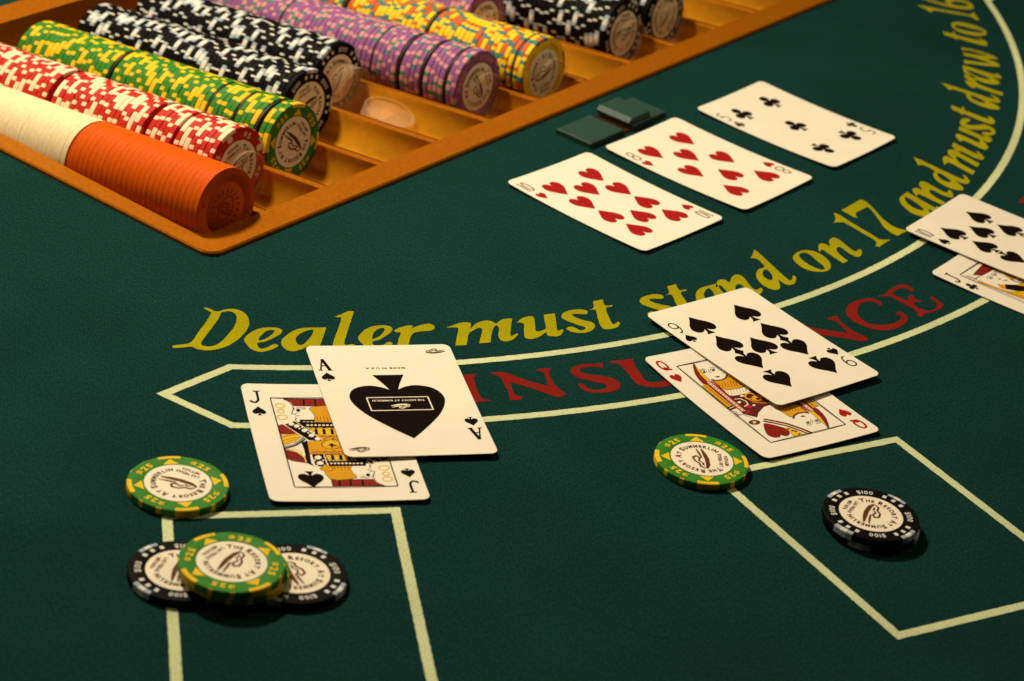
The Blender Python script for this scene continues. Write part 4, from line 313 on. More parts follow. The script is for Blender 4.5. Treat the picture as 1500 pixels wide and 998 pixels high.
cm('teal', (0.06, 0.20, 0.18)); cm('lemon', (0.86, 0.58, 0.014)); cm('vermil', (0.62, 0.11, 0.02)); cm('greydot', (0.55, 0.52, 0.55)); cm('silver', (0.36, 0.42, 0.50))

def link(name, me, parent=None, mats=()):
    for m in mats:
        me.materials.append(m)
    o = bpy.data.objects.new(name, me)
    COL.objects.link(o)
    if parent is not None:
        o.parent = parent
    return o

def mesh(name, vs, fs, mats, mi=None, smooth=False):
    me = bpy.data.meshes.new(name)
    me.from_pydata(vs, [], fs)
    for m in mats:
        me.materials.append(m)
    if mi:
        me.polygons.foreach_set('material_index', mi)
    if smooth:
        me.polygons.foreach_set('use_smooth', [True] * len(me.polygons))
    me.update()
    return me

def add(name, me, parent=None):
    o = bpy.data.objects.new(name, me)
    COL.objects.link(o)
    if parent is not None:
        o.parent = parent
    return o

def empty(name, loc=(0, 0, 0), rot=(0, 0, 0)):
    o = bpy.data.objects.new(name, None)
    o.empty_display_size = 0.01
    COL.objects.link(o)
    o.location = loc
    o.rotation_euler = rot
    return o

def tag(o, label, cat, group=None):
    o['label'] = label
    o['category'] = cat
    if group:
        o['group'] = group
    return o

def dup(root):
    r = root.copy()
    COL.objects.link(r)
    for ch in list(root.children):
        c = ch.copy()
        COL.objects.link(c)
        c.parent = r
        for g in list(ch.children):
            d = g.copy()
            COL.objects.link(d)
            d.parent = c
    return r

# ---- flat vector drawing -------------------------------------------------
def parse(s):
    out = []
    for t in s.split(';'):
        c = t.endswith('!')
        x, y = t.rstrip('!').split(',')
        out.append((float(x), float(y), c))
    return out

def catmull(pts, n=4, closed=True):
    """smooth curve through points; a point flagged True stays a sharp corner"""
    N = len(pts)
    out = []
    for i in range(N):
        p1, p2 = pts[i], pts[(i + 1) % N]
        p0, p3 = pts[i - 1], pts[(i + 2) % N]
        if len(p1) > 2 and p1[2]:
            p0 = p1
        if len(p2) > 2 and p2[2]:
            p3 = p2
        for k in range(n):
            t = k / n
            t2, t3 = t * t, t * t * t
            out.append(tuple(0.5 * (2 * p1[j] + (p2[j] - p0[j]) * t + (2 * p0[j] - 5 * p1[j] + 4 * p2[j] - p3[j]) * t2 + (3 * p1[j] - p0[j] - 3 * p2[j] + p3[j]) * t3) for j in (0, 1)))
    return out

def area(p):
    return 0.5 * sum(p[i - 1][0] * p[i][1] - p[i][0] * p[i - 1][1] for i in range(len(p)))

def stroke(pts, w, taper=None):
    """quads (and round joints) along a polyline"""
    out = []
    n = len(pts)
    for i in range(n - 1):
        (x0, y0), (x1, y1) = pts[i], pts[i + 1]
        dx, dy = x1 - x0, y1 - y0
        l = math.hypot(dx, dy) or 1e-6
        w0 = w * (taper[i] if taper else 1) / 2
        w1 = w * (taper[i + 1] if taper else 1) / 2
        nx, ny = -dy / l, dx / l
        out.append([(x0 - nx * w0, y0 - ny * w0), (x1 - nx * w1, y1 - ny * w1), (x1 + nx * w1, y1 + ny * w1), (x0 + nx * w0, y0 + ny * w0)])
        if 0 < i:
            out.append([(x0 + w0 * math.cos(a * math.pi / 4 + 0.3), y0 + w0 * math.sin(a * math.pi / 4 + 0.3)) for a in range(8)])
    return out

def flatten(shapes, grid=None):
    """shapes: (colour or None, polygon) in painting order -> verts, triangles, colour per triangle, without overlaps"""
    vs, fs = [], []
    for c, p in shapes:
        if area(p) < 0:
            p = p[::-1]
        b = len(vs)
        vs += [Vector((x, y)) for x, y in p]
        fs.append(list(range(b, b + len(p))))
    if grid:
        xs = [v.x for v in vs]
        ys = [v.y for v in vs]
        x = math.floor(min(xs) / grid) * grid + grid * 0.37
        while x < max(xs):
            y = math.floor(min(ys) / grid) * grid + grid * 0.41
            while y < max(ys):
                vs.append(Vector((x, y)))
                y += grid
            x += grid
    ov, oe, of, _, _, orf = delaunay_2d_cdt(vs, [], fs, 1, 1e-4, True)
    tri, col = [], []
    for f, ids in zip(of, orf):
        if not ids:
            continue
        c = shapes[max(ids)][0]
        if c is None:
            continue
        tri.append(list(f))
        col.append(c)
    used = sorted({i for f in tri for i in f})
    rm = {a: b for b, a in enumerate(used)}
    V = [(ov[i].x, ov[i].y) for i in used]
    T = []
    for f in tri:
        f = [rm[i] for i in f]
        if area([V[i] for i in f]) < 0:
            f = f[::-1]
        T.append(f)
    return V, T, col

def sheet(name, shapes, mats, zf, grid=None, scale=MM):
    """flat drawing laid on the surface z = zf(x, y) (all in mm)"""
    V, T, c = flatten(shapes, grid)
    keys = list(mats)
    return mesh(name, [(x * scale, y * scale, zf(x, y) * scale) for x, y in V], T, [mats[k] for k in keys], [keys.index(k) for k in c])

def rough_edge(p, step=1.4, amp=0.11):
    out = []
    n = len(p)
    for i in range(n):
        x0, y0 = p[i]
        x1, y1 = p[(i + 1) % n]
        l = math.hypot(x1 - x0, y1 - y0)
        k = max(1, int(l / step))
        for j in range(k):
            t = j / k
            out.append((x0 + (x1 - x0) * t + random.uniform(-amp, amp), y0 + (y1 - y0) * t + random.uniform(-amp, amp)))
    return out

def offset_path(pts, d, closed):
    n = len(pts)
    out = []
    for i in range(n):
        p = Vector(pts[i])
        a = Vector(pts[i - 1]) if (closed or i > 0) else None
        b = Vector(pts[(i + 1) % n]) if (closed or i < n - 1) else None
        d1 = (p - a).normalized() if a is not None else None
        d2 = (b - p).normalized() if b is not None else None
        d1 = d1 or d2
        d2 = d2 or d1
        n1 = Vector((-d1.y, d1.x))
        n2 = Vector((-d2.y, d2.x))
        m = (n1 + n2).normalized()
        out.append(tuple(p + m * (d / max(0.3, m.dot(n1)))))
    return out

# ---- lettering from the built-in typeface ---------------------------------
_GL = {}
def glyph(ch, bold=0.0):
    k = (ch, bold)
    if k not in _GL:
        cu = bpy.data.curves.new('glyph', 'FONT')
        cu.body = ch
        cu.fill_mode = 'FRONT'
        cu.resolution_u = 3
        cu.offset = bold
        o = bpy.data.objects.new('glyph', cu)
        COL.objects.link(o)
        bpy.context.view_layer.update()
        dg = bpy.context.evaluated_depsgraph_get()
        me = bpy.data.meshes.new_from_object(o.evaluated_get(dg))
        vs = [(v.co.x, v.co.y) for v in me.vertices]
        fs = [list(p.vertices) for p in me.polygons]
        bpy.data.objects.remove(o)
        bpy.data.curves.remove(cu)
        bpy.data.meshes.remove(me)
        w = max([v[0] for v in vs], default=0.25)
        x0 = min([v[0] for v in vs], default=0)
        _GL[k] = ([(x - x0, y) for x, y in vs], fs, w - x0)
    return _GL[k]

def text_geo(s, size, place, bold=0.02, gap=0.10, squash=1.0, small=None):
    """characters mapped through place(x, y); returns verts, faces (2-D mm). small = scale of non-capitals drawn as small capitals"""
    V, F = [], []
    adv = []
    x = 0
    for ch in s:
        k = 1.0
        g = ch
        if small and ch.islower():
            k = small
            g = ch.upper()
        if ch == ' ':
            adv.append((None, x, k))
            x += 0.34
            continue
        vs, fs, w = glyph(g, bold)
        adv.append(((vs, fs), x, k))
        x += w * k + gap
    tot = (x - gap) * size * squash
    for g, x, k in adv:
        if g is None:
            continue
        b = len(V)
        V += [place((x + vx * k) * size * squash - tot / 2, vy * k * size) for vx, vy in g[0]]
        F += [[i + b for i in f] for f in g[1]]
    return V, F

def flat_geo(name, V, F, m, z):
    fs = []
    for f in F:
        fs.append(f if area([V[i] for i in f]) > 0 else f[::-1])
    return mesh(name, [(x * MM, y * MM, z * MM) for x, y in V], fs, [m])

def around(r, ang):
    """text round a circle, tops outward, centred on ang (degrees), running clockwise"""
    def f(x, y):
        a = R(ang) - x / r
        return ((r + y) * math.cos(a), (r + y) * math.sin(a))
    return f

# ------------------------------------------------------------------ the felt-covered table
EV = (math.cos(R(56.2)), math.sin(R(56.2)))
EU = (EV[1], -EV[0])
def tw(u, v, z=0.0):
    """tray coordinates (dm along the chip rows, across them, up) -> world metres"""
    return Vector(((EU[0] * u + EV[0] * v) * 0.1, (EU[1] * u + EV[1] * v - 10.5) * 0.1, z * 0.1))
U0, U1, V0 = -9.60, -6.915, 7.815            # outer edges of the tray
UI0, UI1 = -9.42, -7.07                      # its inner ends
NCH, VC0, DV = 13, 8.115, 0.428              # channels: count, first centre line, pitch
ZC, RCH, ZT = 0.067, 0.199, 0.022            # channel centre above the divider tops, radius, rim height
SLOPE = 0.105                                # the bank of channels sinks towards its far-left end
HC = math.sqrt(RCH ** 2 - ZC ** 2)
def zdiv(u):
    return ZT + SLOPE * (u - UI1)
V1 = VC0 + DV * (NCH - 1) + HC + 0.11
hole = [tw(u, v) * 1000 for u, v in ((UI0 - 0.05, VC0 - HC - 0.03), (UI1 + 0.05, VC0 - HC - 0.03), (UI1 + 0.05, V1 - 0.06), (UI0 - 0.05, V1 - 0.06))]
felt_me = sheet('table_felt', [(0, [(-900, -620), (900, -620), (900, 900), (-900, 900)]), (None, [(h.x, h.y) for h in hole])], {0: M['felt']}, lambda x, y: 0.0)
felt = add('table_felt', felt_me)
felt['kind'] = 'structure'
felt['label'] = 'dark green printed felt of the blackjack table'

def on_felt(name, shapes, m, label=None):
    cx = sum(p[0] for p in shapes[0][1]) / len(shapes[0][1])
    cy = sum(p[1] for p in shapes[0][1]) / len(shapes[0][1])
    sh = [(c, [(x - cx, y - cy) for x, y in p]) for c, p in shapes]
    o = add(name, sheet(name, sh, {0: m}, lambda x, y: 0.0), felt)
    o.location = (cx * MM, cy * MM, 0.00012)
    if label:
        o['label'] = label
    return o

for ch, col, outs in LETTERS:
    sh = []
    for i, s in enumerate(outs):
        p = rough_edge(catmull(parse(s), 4), 1.2, 0.09)
        sh.append((0 if i == 0 else None, p))
    on_felt('printed_letter', sh, M[col], ('mustard yellow letter ' if col == 'y' else 'dark red letter ') + ch + ' printed on the felt')

LW = 4.05
def line_obj(name, pts, closed, label):
    a, b = offset_path(pts, LW / 2, closed), offset_path(pts, -LW / 2, closed)
    if closed:
        if abs(area(a)) < abs(area(b)):
            a, b = b, a
        sh = [(0, rough_edge(a)), (None, rough_edge(b))]
    else:
        sh = [(0, rough_edge(a + b[::-1]))]
    return on_felt(name, sh, M['line'], label)

line_obj('printed_line', BOX_LEFT, False, 'cream printed betting box outline below the jack of spades')
line_obj('printed_line', BOX_RIGHT, True, 'cream printed betting box outline around the black chips')
def arc_pts(c, p0, p1, n):
    x, y, r = c
    a0, a1 = (math.atan2(p[1] - y, p[0] - x) for p in (p0, p1))
    return [(x + r * math.cos(a0 + (a1 - a0) * k / n), y + r * math.sin(a0 + (a1 - a0) * k / n)) for k in range(n + 1)]
a_in = ARC_IN
end_in = (a_in[0] + a_in[2] * math.cos(0.196), a_in[1] + a_in[2] * math.sin(0.196))
end_out = (ARC_OUT[0] + ARC_OUT[2] * math.cos(0.17), ARC_OUT[1] + ARC_OUT[2] * math.sin(0.17))
tip_far = ((end_in[0] + end_out[0]) / 2 - 6, (end_in[1] + end_out[1]) / 2 + 30)
band = arc_pts(a_in, TIP[0], end_in, 90) + [tip_far]
lo_pts = arc_pts(ARC_OUT, TIP[2], end_out, 90)
band += lo_pts[::-1] + [TIP[1]]
line_obj('printed_line', band, True, 'cream printed curved outline of the insurance band')

# ------------------------------------------------------------------ chip tray
def tray_obj(name, vs, fs, m, parent, smooth=False):
    return add(name, mesh(name, [tuple(tw(*v)) for v in vs], fs, [m], smooth=smooth), parent)

tray = empty('chip_tray')
tag(tray, 'copper gold metal chip tray with parallel channels set into the felt', 'chip tray')
# rim: a flat flange with rounded outer corners
def rrect(u0, u1, v0, v1, r, n=6):
    out = []
    for cu, cv, a in ((u1 - r, v1 - r, 0), (u0 + r, v1 - r, 90), (u0 + r, v0 + r, 180), (u1 - r, v0 + r, 270)):
        for k in range(n + 1):
            t = R(a + 90 * k / n)
            out.append((cu + r * math.cos(t), cv + r * math.sin(t)))
    return out
def rim_ring():
    o1 = rrect(U0, U1, V0, V1, 0.075)
    ob = rrect(U0 + 0.006, U1 - 0.006, V0 + 0.006, V1 - 0.006, 0.07)
    i1 = rrect(UI0, UI1, VC0 - HC, V1 - 0.11, 0.012)
    n = len(o1)
    rings = [([(u, v) for u, v in o1], 0.0006), (o1, ZT - 0.008), (ob, ZT), (i1, ZT), (i1, -0.36)]
    vs = [(u, v, z) for p, z in rings for u, v in p]
    fs = []
    for k in range(4):
        for i in range(n):
            j = (i + 1) % n
            fs.append((k * n + i, k * n + j, (k + 1) * n + j, (k + 1) * n + i))
    return vs, fs
vs, fs = rim_ring()
tray_obj('rim', vs, fs, M['tray'], tray)
NA = 20
def channel_me(first):
    vs, fs = [], []
    a0 = math.acos(max(-1, min(1, HC / RCH)))
    prof = []
    for k in range(NA + 1):
        t = math.pi + a0 + (math.pi - 2 * a0) * k / NA
        prof.append((RCH * math.cos(t), ZC + RCH * math.sin(t) - 0.0))
    for u in (UI0, UI1):
        vs += [(u, v, z + zdiv(u)) for v, z in prof]
    n = NA + 1
    for k in range(NA):
        fs.append((k, k + 1, n + k + 1, n + k))
    fs.append(tuple(range(n)))
    fs.append(tuple(range(2 * n - 1, n - 1, -1)))
    return vs, fs
cv, cf = channel_me(True)
ch_mesh = None
for i in range(NCH):
    if ch_mesh is None:
        ch_mesh = mesh('channel', [tuple(tw(u, v) - tw(0, 0) + Vector((0, 0, z * 0.1))) for u, v, z in cv], cf, [M['channel']], smooth=True)
        for p in ch_mesh.polygons:
            if len(p.vertices) > 4:
                p.use_smooth = False
    o = add('channel', ch_mesh, tray)
    o.location = tw(0, VC0 + DV * i)
dw = (DV - 2 * HC) / 2
bw = 0.012
dvs = []
for u in (UI0 + 0.002, UI1 - 0.002):
    for v, z in ((-dw, -0.03), (-dw, -bw), (-dw + bw * 0.8, -0.0006), (dw - bw * 0.8, -0.0006), (dw, -bw), (dw, -0.03)):
        dvs.append(tuple(tw(u, v) - tw(0, 0) + Vector((0, 0, (z + zdiv(u)) * 0.1))))
dfs = [(k, k + 1, k + 7, k + 6) for k in range(5)] + [(0, 1, 2, 3, 4, 5), (11, 10, 9, 8, 7, 6)]
div_me = mesh('divider', dvs, dfs, [M['tray']])
for i in range(NCH - 1):
    o = add('divider', div_me, tray)
    o.location = tw(0, VC0 + DV * (i + 0.5))

# ------------------------------------------------------------------ chips
CR, CT = 19.6, 3.25
SEG = 120
def chip_body(name, pattern, face='green', ribs=False, rad=CR, th=CT, hole_r=None):
    """pattern: list of (from deg, to deg, colour, full) bands round the edge; faces get the base colour"""
    cols = [face]
    for p in pattern:
        if p[2] not in cols:
            cols.append(p[2])
    if ribs:
        e = 0.03 if face == 'cream' else 0.08
        m = 0.0 if face == 'cream' else 0.07
        prof = [(0, 0), (rad - 1.0, 0), (rad - e, 0.0), (rad, e), (rad, th * 0.42), (rad - m, th * 0.5), (rad, th * 0.58), (rad, th - e), (rad - e, th), (rad - 1.0, th), (rad * 0.70, th), (rad * 0.68, th - 0.25), (rad * 0.62, th - 0.25), (rad * 0.60, th), (0, th)]
    else:
        prof = [(0, 0), (rad - 1.9, 0), (rad - 0.42, 0.0), (rad - 0.08, 0.25), (rad, 0.6), (rad, th - 0.6), (rad - 0.08, th - 0.25), (rad - 0.42, th), (rad - 1.9, th), (13.4, th), (13.15, th - 0.12), (0, th - 0.12)]
    vs, fs, mi = [], [], []
    rows = []
    for r, z in prof:
        if r == 0:
            rows.append([len(vs)])
            vs.append((0, 0, (z - 0) * MM))
        else:
            rows.append(list(range(len(vs), len(vs) + SEG)))
            vs += [(r * math.cos(2 * math.pi * k / SEG) * MM, r * math.sin(2 * math.pi * k / SEG) * MM, z * MM) for k in range(SEG)]
    for i in range(len(rows) - 1):
        a, b = rows[i], rows[i + 1]
        mid = (prof[i][0] + prof[i + 1][0]) / 2
        for k in range(SEG):
            j = (k + 1) % SEG
            if len(a) == 1:
                fs.append((a[0], b[j], b[k]))
            elif len(b) == 1:
                fs.append((a[k], a[j], b[0]))
            else:
                fs.append((a[k], a[j], b[j], b[k]))
            c = 0
            if mid > rad - 1.7:
                d = (k + 0.5) * 360 / SEG
                for f, t, colr, full in pattern:
                    if (f <= d < t or f <= d - 360 < t or f <= d + 360 < t) and (full or mid > rad - 0.3):
                        c = cols.index(colr)
            mi.append(c)
    me = mesh(name, vs, fs, [CH[c] for c in cols], mi)
    me.polygons.foreach_set('use_smooth', [True] * len(me.polygons))
    try:
        me.set_sharp_from_angle(angle=R(35))
    except Exception:
        pass
    return me

PAT = {'green': [], 'blk': [], 'red': [], 'purple': [], 'lemon': [], 'orange': [], 'cream': []}
for q in range(4):
    a = q * 90
    PAT['green'] += [(a - 12, a + 12, 'gold', True), (a + 30, a + 36, 'gold', False), (a + 54, a + 60, 'gold', False)]
    PAT['blk'] += [(a - 12, a - 6, 'silver', True), (a - 6, a + 6, 'white', True), (a + 6, a + 12, 'silver', True), (a + 33, a + 36, 'white', False), (a + 54, a + 57, 'white', False)]
    PAT['red'] += [(a - 15, a + 15, 'ivory', True), (a + 30, a + 36, 'ivory', False), (a + 54, a + 60, 'ivory', False)]
    PAT['purple'] += [(a - 15, a - 6, 'rose', True), (a - 6, a, 'teal', True), (a, a + 9, 'rose', True), (a + 9, a + 15, 'teal', True), (a + 30, a + 36, 'rose', False), (a + 51, a + 57, 'rose', False)]
    PAT['lemon'] += [(a - 18, a - 9, 'teal', True), (a - 9, a + 9, 'vermil', True), (a + 9, a + 18, 'teal', True), (a + 36, a + 42, 'vermil', False), (a + 48, a + 54, 'teal', False)]
BODY = {}
for k in PAT:
    nm = {'green': 'green_chip', 'blk': 'black_chip', 'red': 'red_chip', 'purple': 'purple_chip', 'lemon': 'yellow_chip', 'orange': 'orange_chip', 'cream': 'cream_chip'}[k]
    BODY[k] = chip_body(nm, PAT[k], k, ribs=k in ('orange', 'cream'))
TINYCAP = 0.78

def emblem_shapes(s=1.0, dx=0.0, dy=0.0):
    sh = []
    def st(pts, w, taper=None):
        for q in stroke([(x * s + dx, y * s + dy) for x, y in pts], w * s, taper):
            sh.append((0, q))
    st([(-6.4, -1.6), (-4, -2.3), (0, -2.2), (3, -1.6), (6.6, -0.7)], 1.7, [0.4, 0.9, 1, 0.9, 0.35])
    st([(0.6, -0.4), (3.4, 0.3), (6.4, 1.1)], 0.85, [0.8, 1, 0.5])
    st([(-6.2, -1.2), (-5.2, 0.5), (-3.2, 0.7), (-1.8, 2.2), (0.4, 2.7), (1.6, 1.5), (0.4, 0.3), (-1.4, 0.8), (-2.6, -0.5)], 0.75, [0.6, 1, 1, 1, 1.1, 1, 1, 0.9, 0.5])
    st([(-4.6, -0.9), (-3.4, -0.4), (-2.6, -0.9)], 0.6)
    return sh

def flat_part(name, shapes, m, z, parent, grid=None):
    return add(name, sheet(name, shapes, {0: m}, lambda x, y: z, grid), parent)

def spot_me(name, a0, a1, colours, r_in=None):
    """an edge insert that wraps from the face over the rim and down the side, a hair proud"""
    vs, fs, mi = [], [], []
    e = 0.05
    prof = [(CR - 1.9, CT + e), (CR - 0.40, CT + e), (CR - 0.04, CT - 0.23), (CR + e, CT - 0.6), (CR + e, 0.6), (CR - 0.04, 0.25)]
    n = 9
    for k in range(n + 1):
        a = R(a0 + (a1 - a0) * k / n)
        vs += [(r * math.cos(a) * MM, r * math.sin(a) * MM, z * MM) for r, z in prof]
    m_ = len(prof)
    for k in range(n):
        for i in range(m_ - 1):
            fs.append((k * m_ + i, k * m_ + i + 1, (k + 1) * m_ + i + 1, (k + 1) * m_ + i))
            mi.append(int(k * len(colours) / n))
    fs = [f[::-1] if False else f for f in fs]
    return mesh(name, vs, fs, [CH[c] for c in colours], mi)

PLAIN = {}
def plain_body(k):
    if k not in PLAIN:
        small = [p for p in PAT[k] if not p[3] and k != 'blk']
        PLAIN[k] = chip_body('body', small, k)
    return PLAIN[k]

def detailed_chip(kind, name):
    """a chip with every printed piece: stands on its base, face up"""
    root = empty(name)
    b = add('body', plain_body(kind), root)
    zt = CT + 0.06
    spec = {'green': (['gold'], 14, '$25', 'gold'), 'blk': (['silver', 'white', 'silver'], 13, '$100', 'white'), 'red': (['ivory'], 15, '$5', 'ivory'), 'purple': (['rose', 'teal', 'rose'], 15, '$500', 'rose'), 'lemon': (['teal', 'vermil', 'teal'], 16, '$1000', 'vermil')}[kind]
    for q in range(4):
        a = 90 * q
        add('edge_spot', spot_me('edge_spot', a - spec[1], a + spec[1], spec[0]), root)
        if kind == 'green':
            def pol(r, d):
                return (r * math.cos(R(a + d)), r * math.sin(R(a + d)))
            flat_part('triangle_mark', [(0, [pol(13.9, -13), pol(17.2, 0), pol(13.9, 13), pol(13.6, 0)])], CH['gold'], zt, root)
        elif kind == 'blk':
            for d in (-15, 0, 15):
                def pol(r, dd):
                    return (r * math.cos(R(a + d + dd)), r * math.sin(R(a + d + dd)))
                flat_part('square_mark', [(0, [pol(14.9, -3.0), pol(16.8, -2.7), pol(16.8, 2.7), pol(14.9, 3.0)])], CH['white'], zt, root)
        elif kind == 'red':
            flat_part('round_mark', [(0, [(15.9 * math.cos(R(a)) + 1.9 * math.cos(R(t)), 15.9 * math.sin(R(a)) + 1.9 * math.sin(R(t))) for t in range(0, 360, 20)])], CH['ivory'], zt, root)
        V, F = text_geo(spec[2], {'lemon': 2.6, 'blk': 3.3}.get(kind, 3.7), around(14.45 if kind != 'blk' else 14.7, a + 45), 0.035 if kind != 'blk' else 0.015, 0.17, 1.15 if kind != 'blk' else 0.92)
        add('value_mark', flat_geo('value_mark', V, F, CH[spec[3]], zt), root)
    ring = [(13.0 * math.cos(R(t)), 13.0 * math.sin(R(t))) for t in range(0, 360, 6)]
    inl = flat_part('inlay', [(0, ring)], M['inlay'], CT + 0.03, root)
    V, F = text_geo('The Resort At Summerlin', 3.5, around(8.6, 90), 0.045, 0.16, 0.84, TINYCAP)
    add('ring_lettering', flat_geo('ring_lettering', V, F, M['ink'], zt + 0.03), inl)
    for s, y in (('LAS VEGAS', -8.4), ('NEVADA', -10.9)):
        V, F = text_geo(s, 2.1, lambda x, yy, y=y: (x, y + yy), 0.05, 0.12, 0.75)
        add('place_lettering', flat_geo('place_lettering', V, F, M['ink'], zt + 0.03), inl)
    flat_part('emblem', emblem_shapes(1.18, 0, 0.5), M['emblem'], zt + 0.03, inl)
    return root

PROTO = {}
def place_detailed(kind, name, mw):
    if kind not in PROTO:
        PROTO[kind] = detailed_chip(kind, name)
        o = PROTO[kind]
    else:
        o = dup(PROTO[kind])
        o.name = name
    o.matrix_world = mw
    return o

def table_chip(key, kind, name, level, label, group=None):
    x, y, a, gap = TABLE_CHIPS[key]
    mw = Matrix.Translation((x * MM, y * MM, level * CT * MM + 0.0002)) @ Matrix.Rotation(R(a), 4, 'Z')
    o = place_detailed(kind, name, mw)
    for c in o.children:
        if c.name.startswith('inlay'):
            c.rotation_euler = (0, 0, R(gap - a))
    return tag(o, label, 'green chip' if kind == 'green' else 'black chip', group)

table_chip('green_by_jack', 'green', 'green_chip', 0, 'green $25 chip lying alone on the felt left of the jack of spades')
table_chip('green_by_queen', 'green', 'green_chip', 0, 'green $25 chip on the box corner beside the queen of hearts')
table_chip('black_left', 'blk', 'black_chip', 0, 'black $100 chip under the left side of the green chip pile')
table_chip('black_right', 'blk', 'black_chip', 0, 'black $100 chip under the right side of the green chip pile')
table_chip('green_second', 'green', 'green_chip', 1, 'green chip just below the top one of the small pile on two black chips')
table_chip('green_top', 'green', 'green_chip', 2, 'topmost green $25 chip of the pile resting on two black chips')
table_chip('black_under', 'blk', 'black_chip', 0, 'lower black chip of the pair inside the right betting box')
table_chip('black_top', 'blk', 'black_chip', 1, 'upper black $100 chip of the pair inside the right betting box')
table_chip('green_edge', 'green', 'green_chip', 0, 'green chip cut off by the right edge of the picture')

# ---- rows in the tray
def ZCH(u):
    return zdiv(u) + ZC
def proj(p):
    d = p - Vector((0, CAM_Y, CAM_H))
    z = d.dot(_fwd)
    return 750 + FPIX * d.dot(_r2) / z, 499 - FPIX * d.dot(_u2) / z
def row_matrix(u, row, spin, dz=0.0, dvv=0.0, tilt=0.0):
    zx = Vector((EU[0], EU[1], SLOPE)).normalized()
    xx = Vector((EV[0], EV[1], 0))
    yx = zx.cross(xx)
    base = Matrix(((xx.x, yx.x, zx.x, 0), (xx.y, yx.y, zx.y, 0), (xx.z, yx.z, zx.z, 0), (0, 0, 0, 1)))
    return Matrix.Translation(tw(u, VC0 + DV * row + dvv, ZCH(u) + dz)) @ base @ Matrix.Rotation(tilt, 4, 'X') @ Matrix.Rotation(spin, 4, 'Z')
NAMES = {'green': ('green_chip', 'green chip'), 'blk': ('black_chip', 'black chip'), 'red': ('red_chip', 'red chip'), 'purple': ('purple_chip', 'purple chip'), 'lemon': ('yellow_chip', 'yellow chip'), 'orange': ('orange_chip', 'orange chip'), 'cream': ('cream_chip', 'cream chip')}
TD = CT / 100.0
black_disc_me = None
def lathe(name, prof, mats, seg=56):
    vs, fs = [], []
    rows = []
    for r, z in prof:
        if r == 0:
            rows.append([len(vs)])
            vs.append((0, 0, z * MM))
        else:
            rows.append(list(range(len(vs), len(vs) + seg)))
            vs += [(r * math.cos(2 * math.pi * k / seg) * MM, r * math.sin(2 * math.pi * k / seg) * MM, z * MM) for k in range(seg)]
    for i in range(len(rows) - 1):
        a, b = rows[i], rows[i + 1]
        for k in range(seg):
            j = (k + 1) % seg
            if len(a) == 1:
                fs.append((a[0], b[j], b[k]))
            elif len(b) == 1:
                fs.append((a[k], a[j], b[0]))
            else:
                fs.append((a[k], a[j], b[j], b[k]))
    me = mesh(name, vs, fs, mats, smooth=True)
    try:
        me.set_sharp_from_angle(angle=R(35))
    except Exception:
        pass
    return me
black_disc_me = lathe('black_disc', [(0, 0), (18.6, 0), (18.9, 0.2), (18.9, 0.8), (18.6, 1.0), (0, 1.0)], [M['blackdisc']])
clear_me = lathe('clear_spacer', [(0, 0), (13.7, 0), (14.1, 0.4), (14.1, 6.4), (13.8, 6.8), (12.6, 6.8), (12.2, 5.4), (0, 5.2)], [M['clear']])

def fill_row(row, kind, u_face, u_back, seps, body_label, face_label, disc=True, group=None, where=''):
    nm, cat = NAMES[kind]
    edges = [u_face] + sorted([s for s in seps if u_back < s < u_face - 0.02], reverse=True) + [u_back]
    first = True
    seen = 0
    for i in range(len(edges) - 1):
        a, b = edges[i], edges[i + 1]
        if i > 0:
            a -= 0.0055
        if i < len(edges) - 2:
            b += 0.0055
            if disc:
                px = proj(tw(edges[i + 1], VC0 + DV * row, ZCH(edges[i + 1])))
                if px[0] > -40 and px[1] > -40:
                    o = add('black_disc', black_disc_me)  # thin black disc set into the gap between two groups of chips
                    o.matrix_world = row_matrix(edges[i + 1] - 0.005, row, 0, -0.002)
                    tag(o, 'thin black disc between chips in the tray row %s' % where, 'divider disc', 'black discs in the row ' + where)
        n = max(1, int((a - b) / TD + 1e-6))
        pitch = (a - b) / n if (a - b) / n < TD * 1.03 and kind not in ('orange', 'cream') else TD * 1.001
        for k in range(n):
            u = a - pitch * k - TD
            px = proj(tw(u, VC0 + DV * row, ZCH(u) + 0.1))
            if px[0] < -90 or px[1] < -90:
                continue
            spin = random.uniform(0, 2 * math.pi)
            seen += 1
            smooth_run = kind in ('orange', 'cream')
            j = (random.gauss(0, 0.0016), random.gauss(0, 0.0016), random.gauss(0, 0.004))
            if first and kind in PROTO_OK:
                o = place_detailed(kind, nm, row_matrix(u, row, FACE_SPIN.get(row, spin)))
                tag(o, face_label, cat)
                first = False
                continue
            if smooth_run:
                j = tuple(q * 0.25 for q in j)
            o = add(nm, BODY[kind])
            o.matrix_world = row_matrix(u, row, spin, abs(j[0]), j[1], j[2])
            if first and face_label:
                tag(o, face_label, cat)
                first = False
            elif 1 < seen <= 9:
                tag(o, '%s from the front: %s' % (ORD[seen], body_label), cat, group)
            else:
                tag(o, 'farther back: ' + body_label, cat, group)
ORD = ['', 'first', 'second', 'third', 'fourth', 'fifth', 'sixth', 'seventh', 'eighth', 'ninth']
PROTO_OK = ('green', 'blk', 'red', 'purple', 'lemon')
FACE_SPIN = {1: R(200), 2: R(77), 3: R(170), 4: R(30), 5: R(110), 6: R(10), 7: R(60), 8: R(150), 9: R(20)}
SEPS = [-8.565, -7.895]
UB = -9.24
fill_row(0, 'orange', ROWS[0][0], -7.972, [], 'plain orange chip in the near tray row', 'frontmost orange chip of the near tray row, its embossed face showing', group='orange chips in the near tray row')
fill_row(0, 'cream', -7.974, UB, [], 'plain cream chip behind the orange chips', None, group='cream chips behind the orange chips')
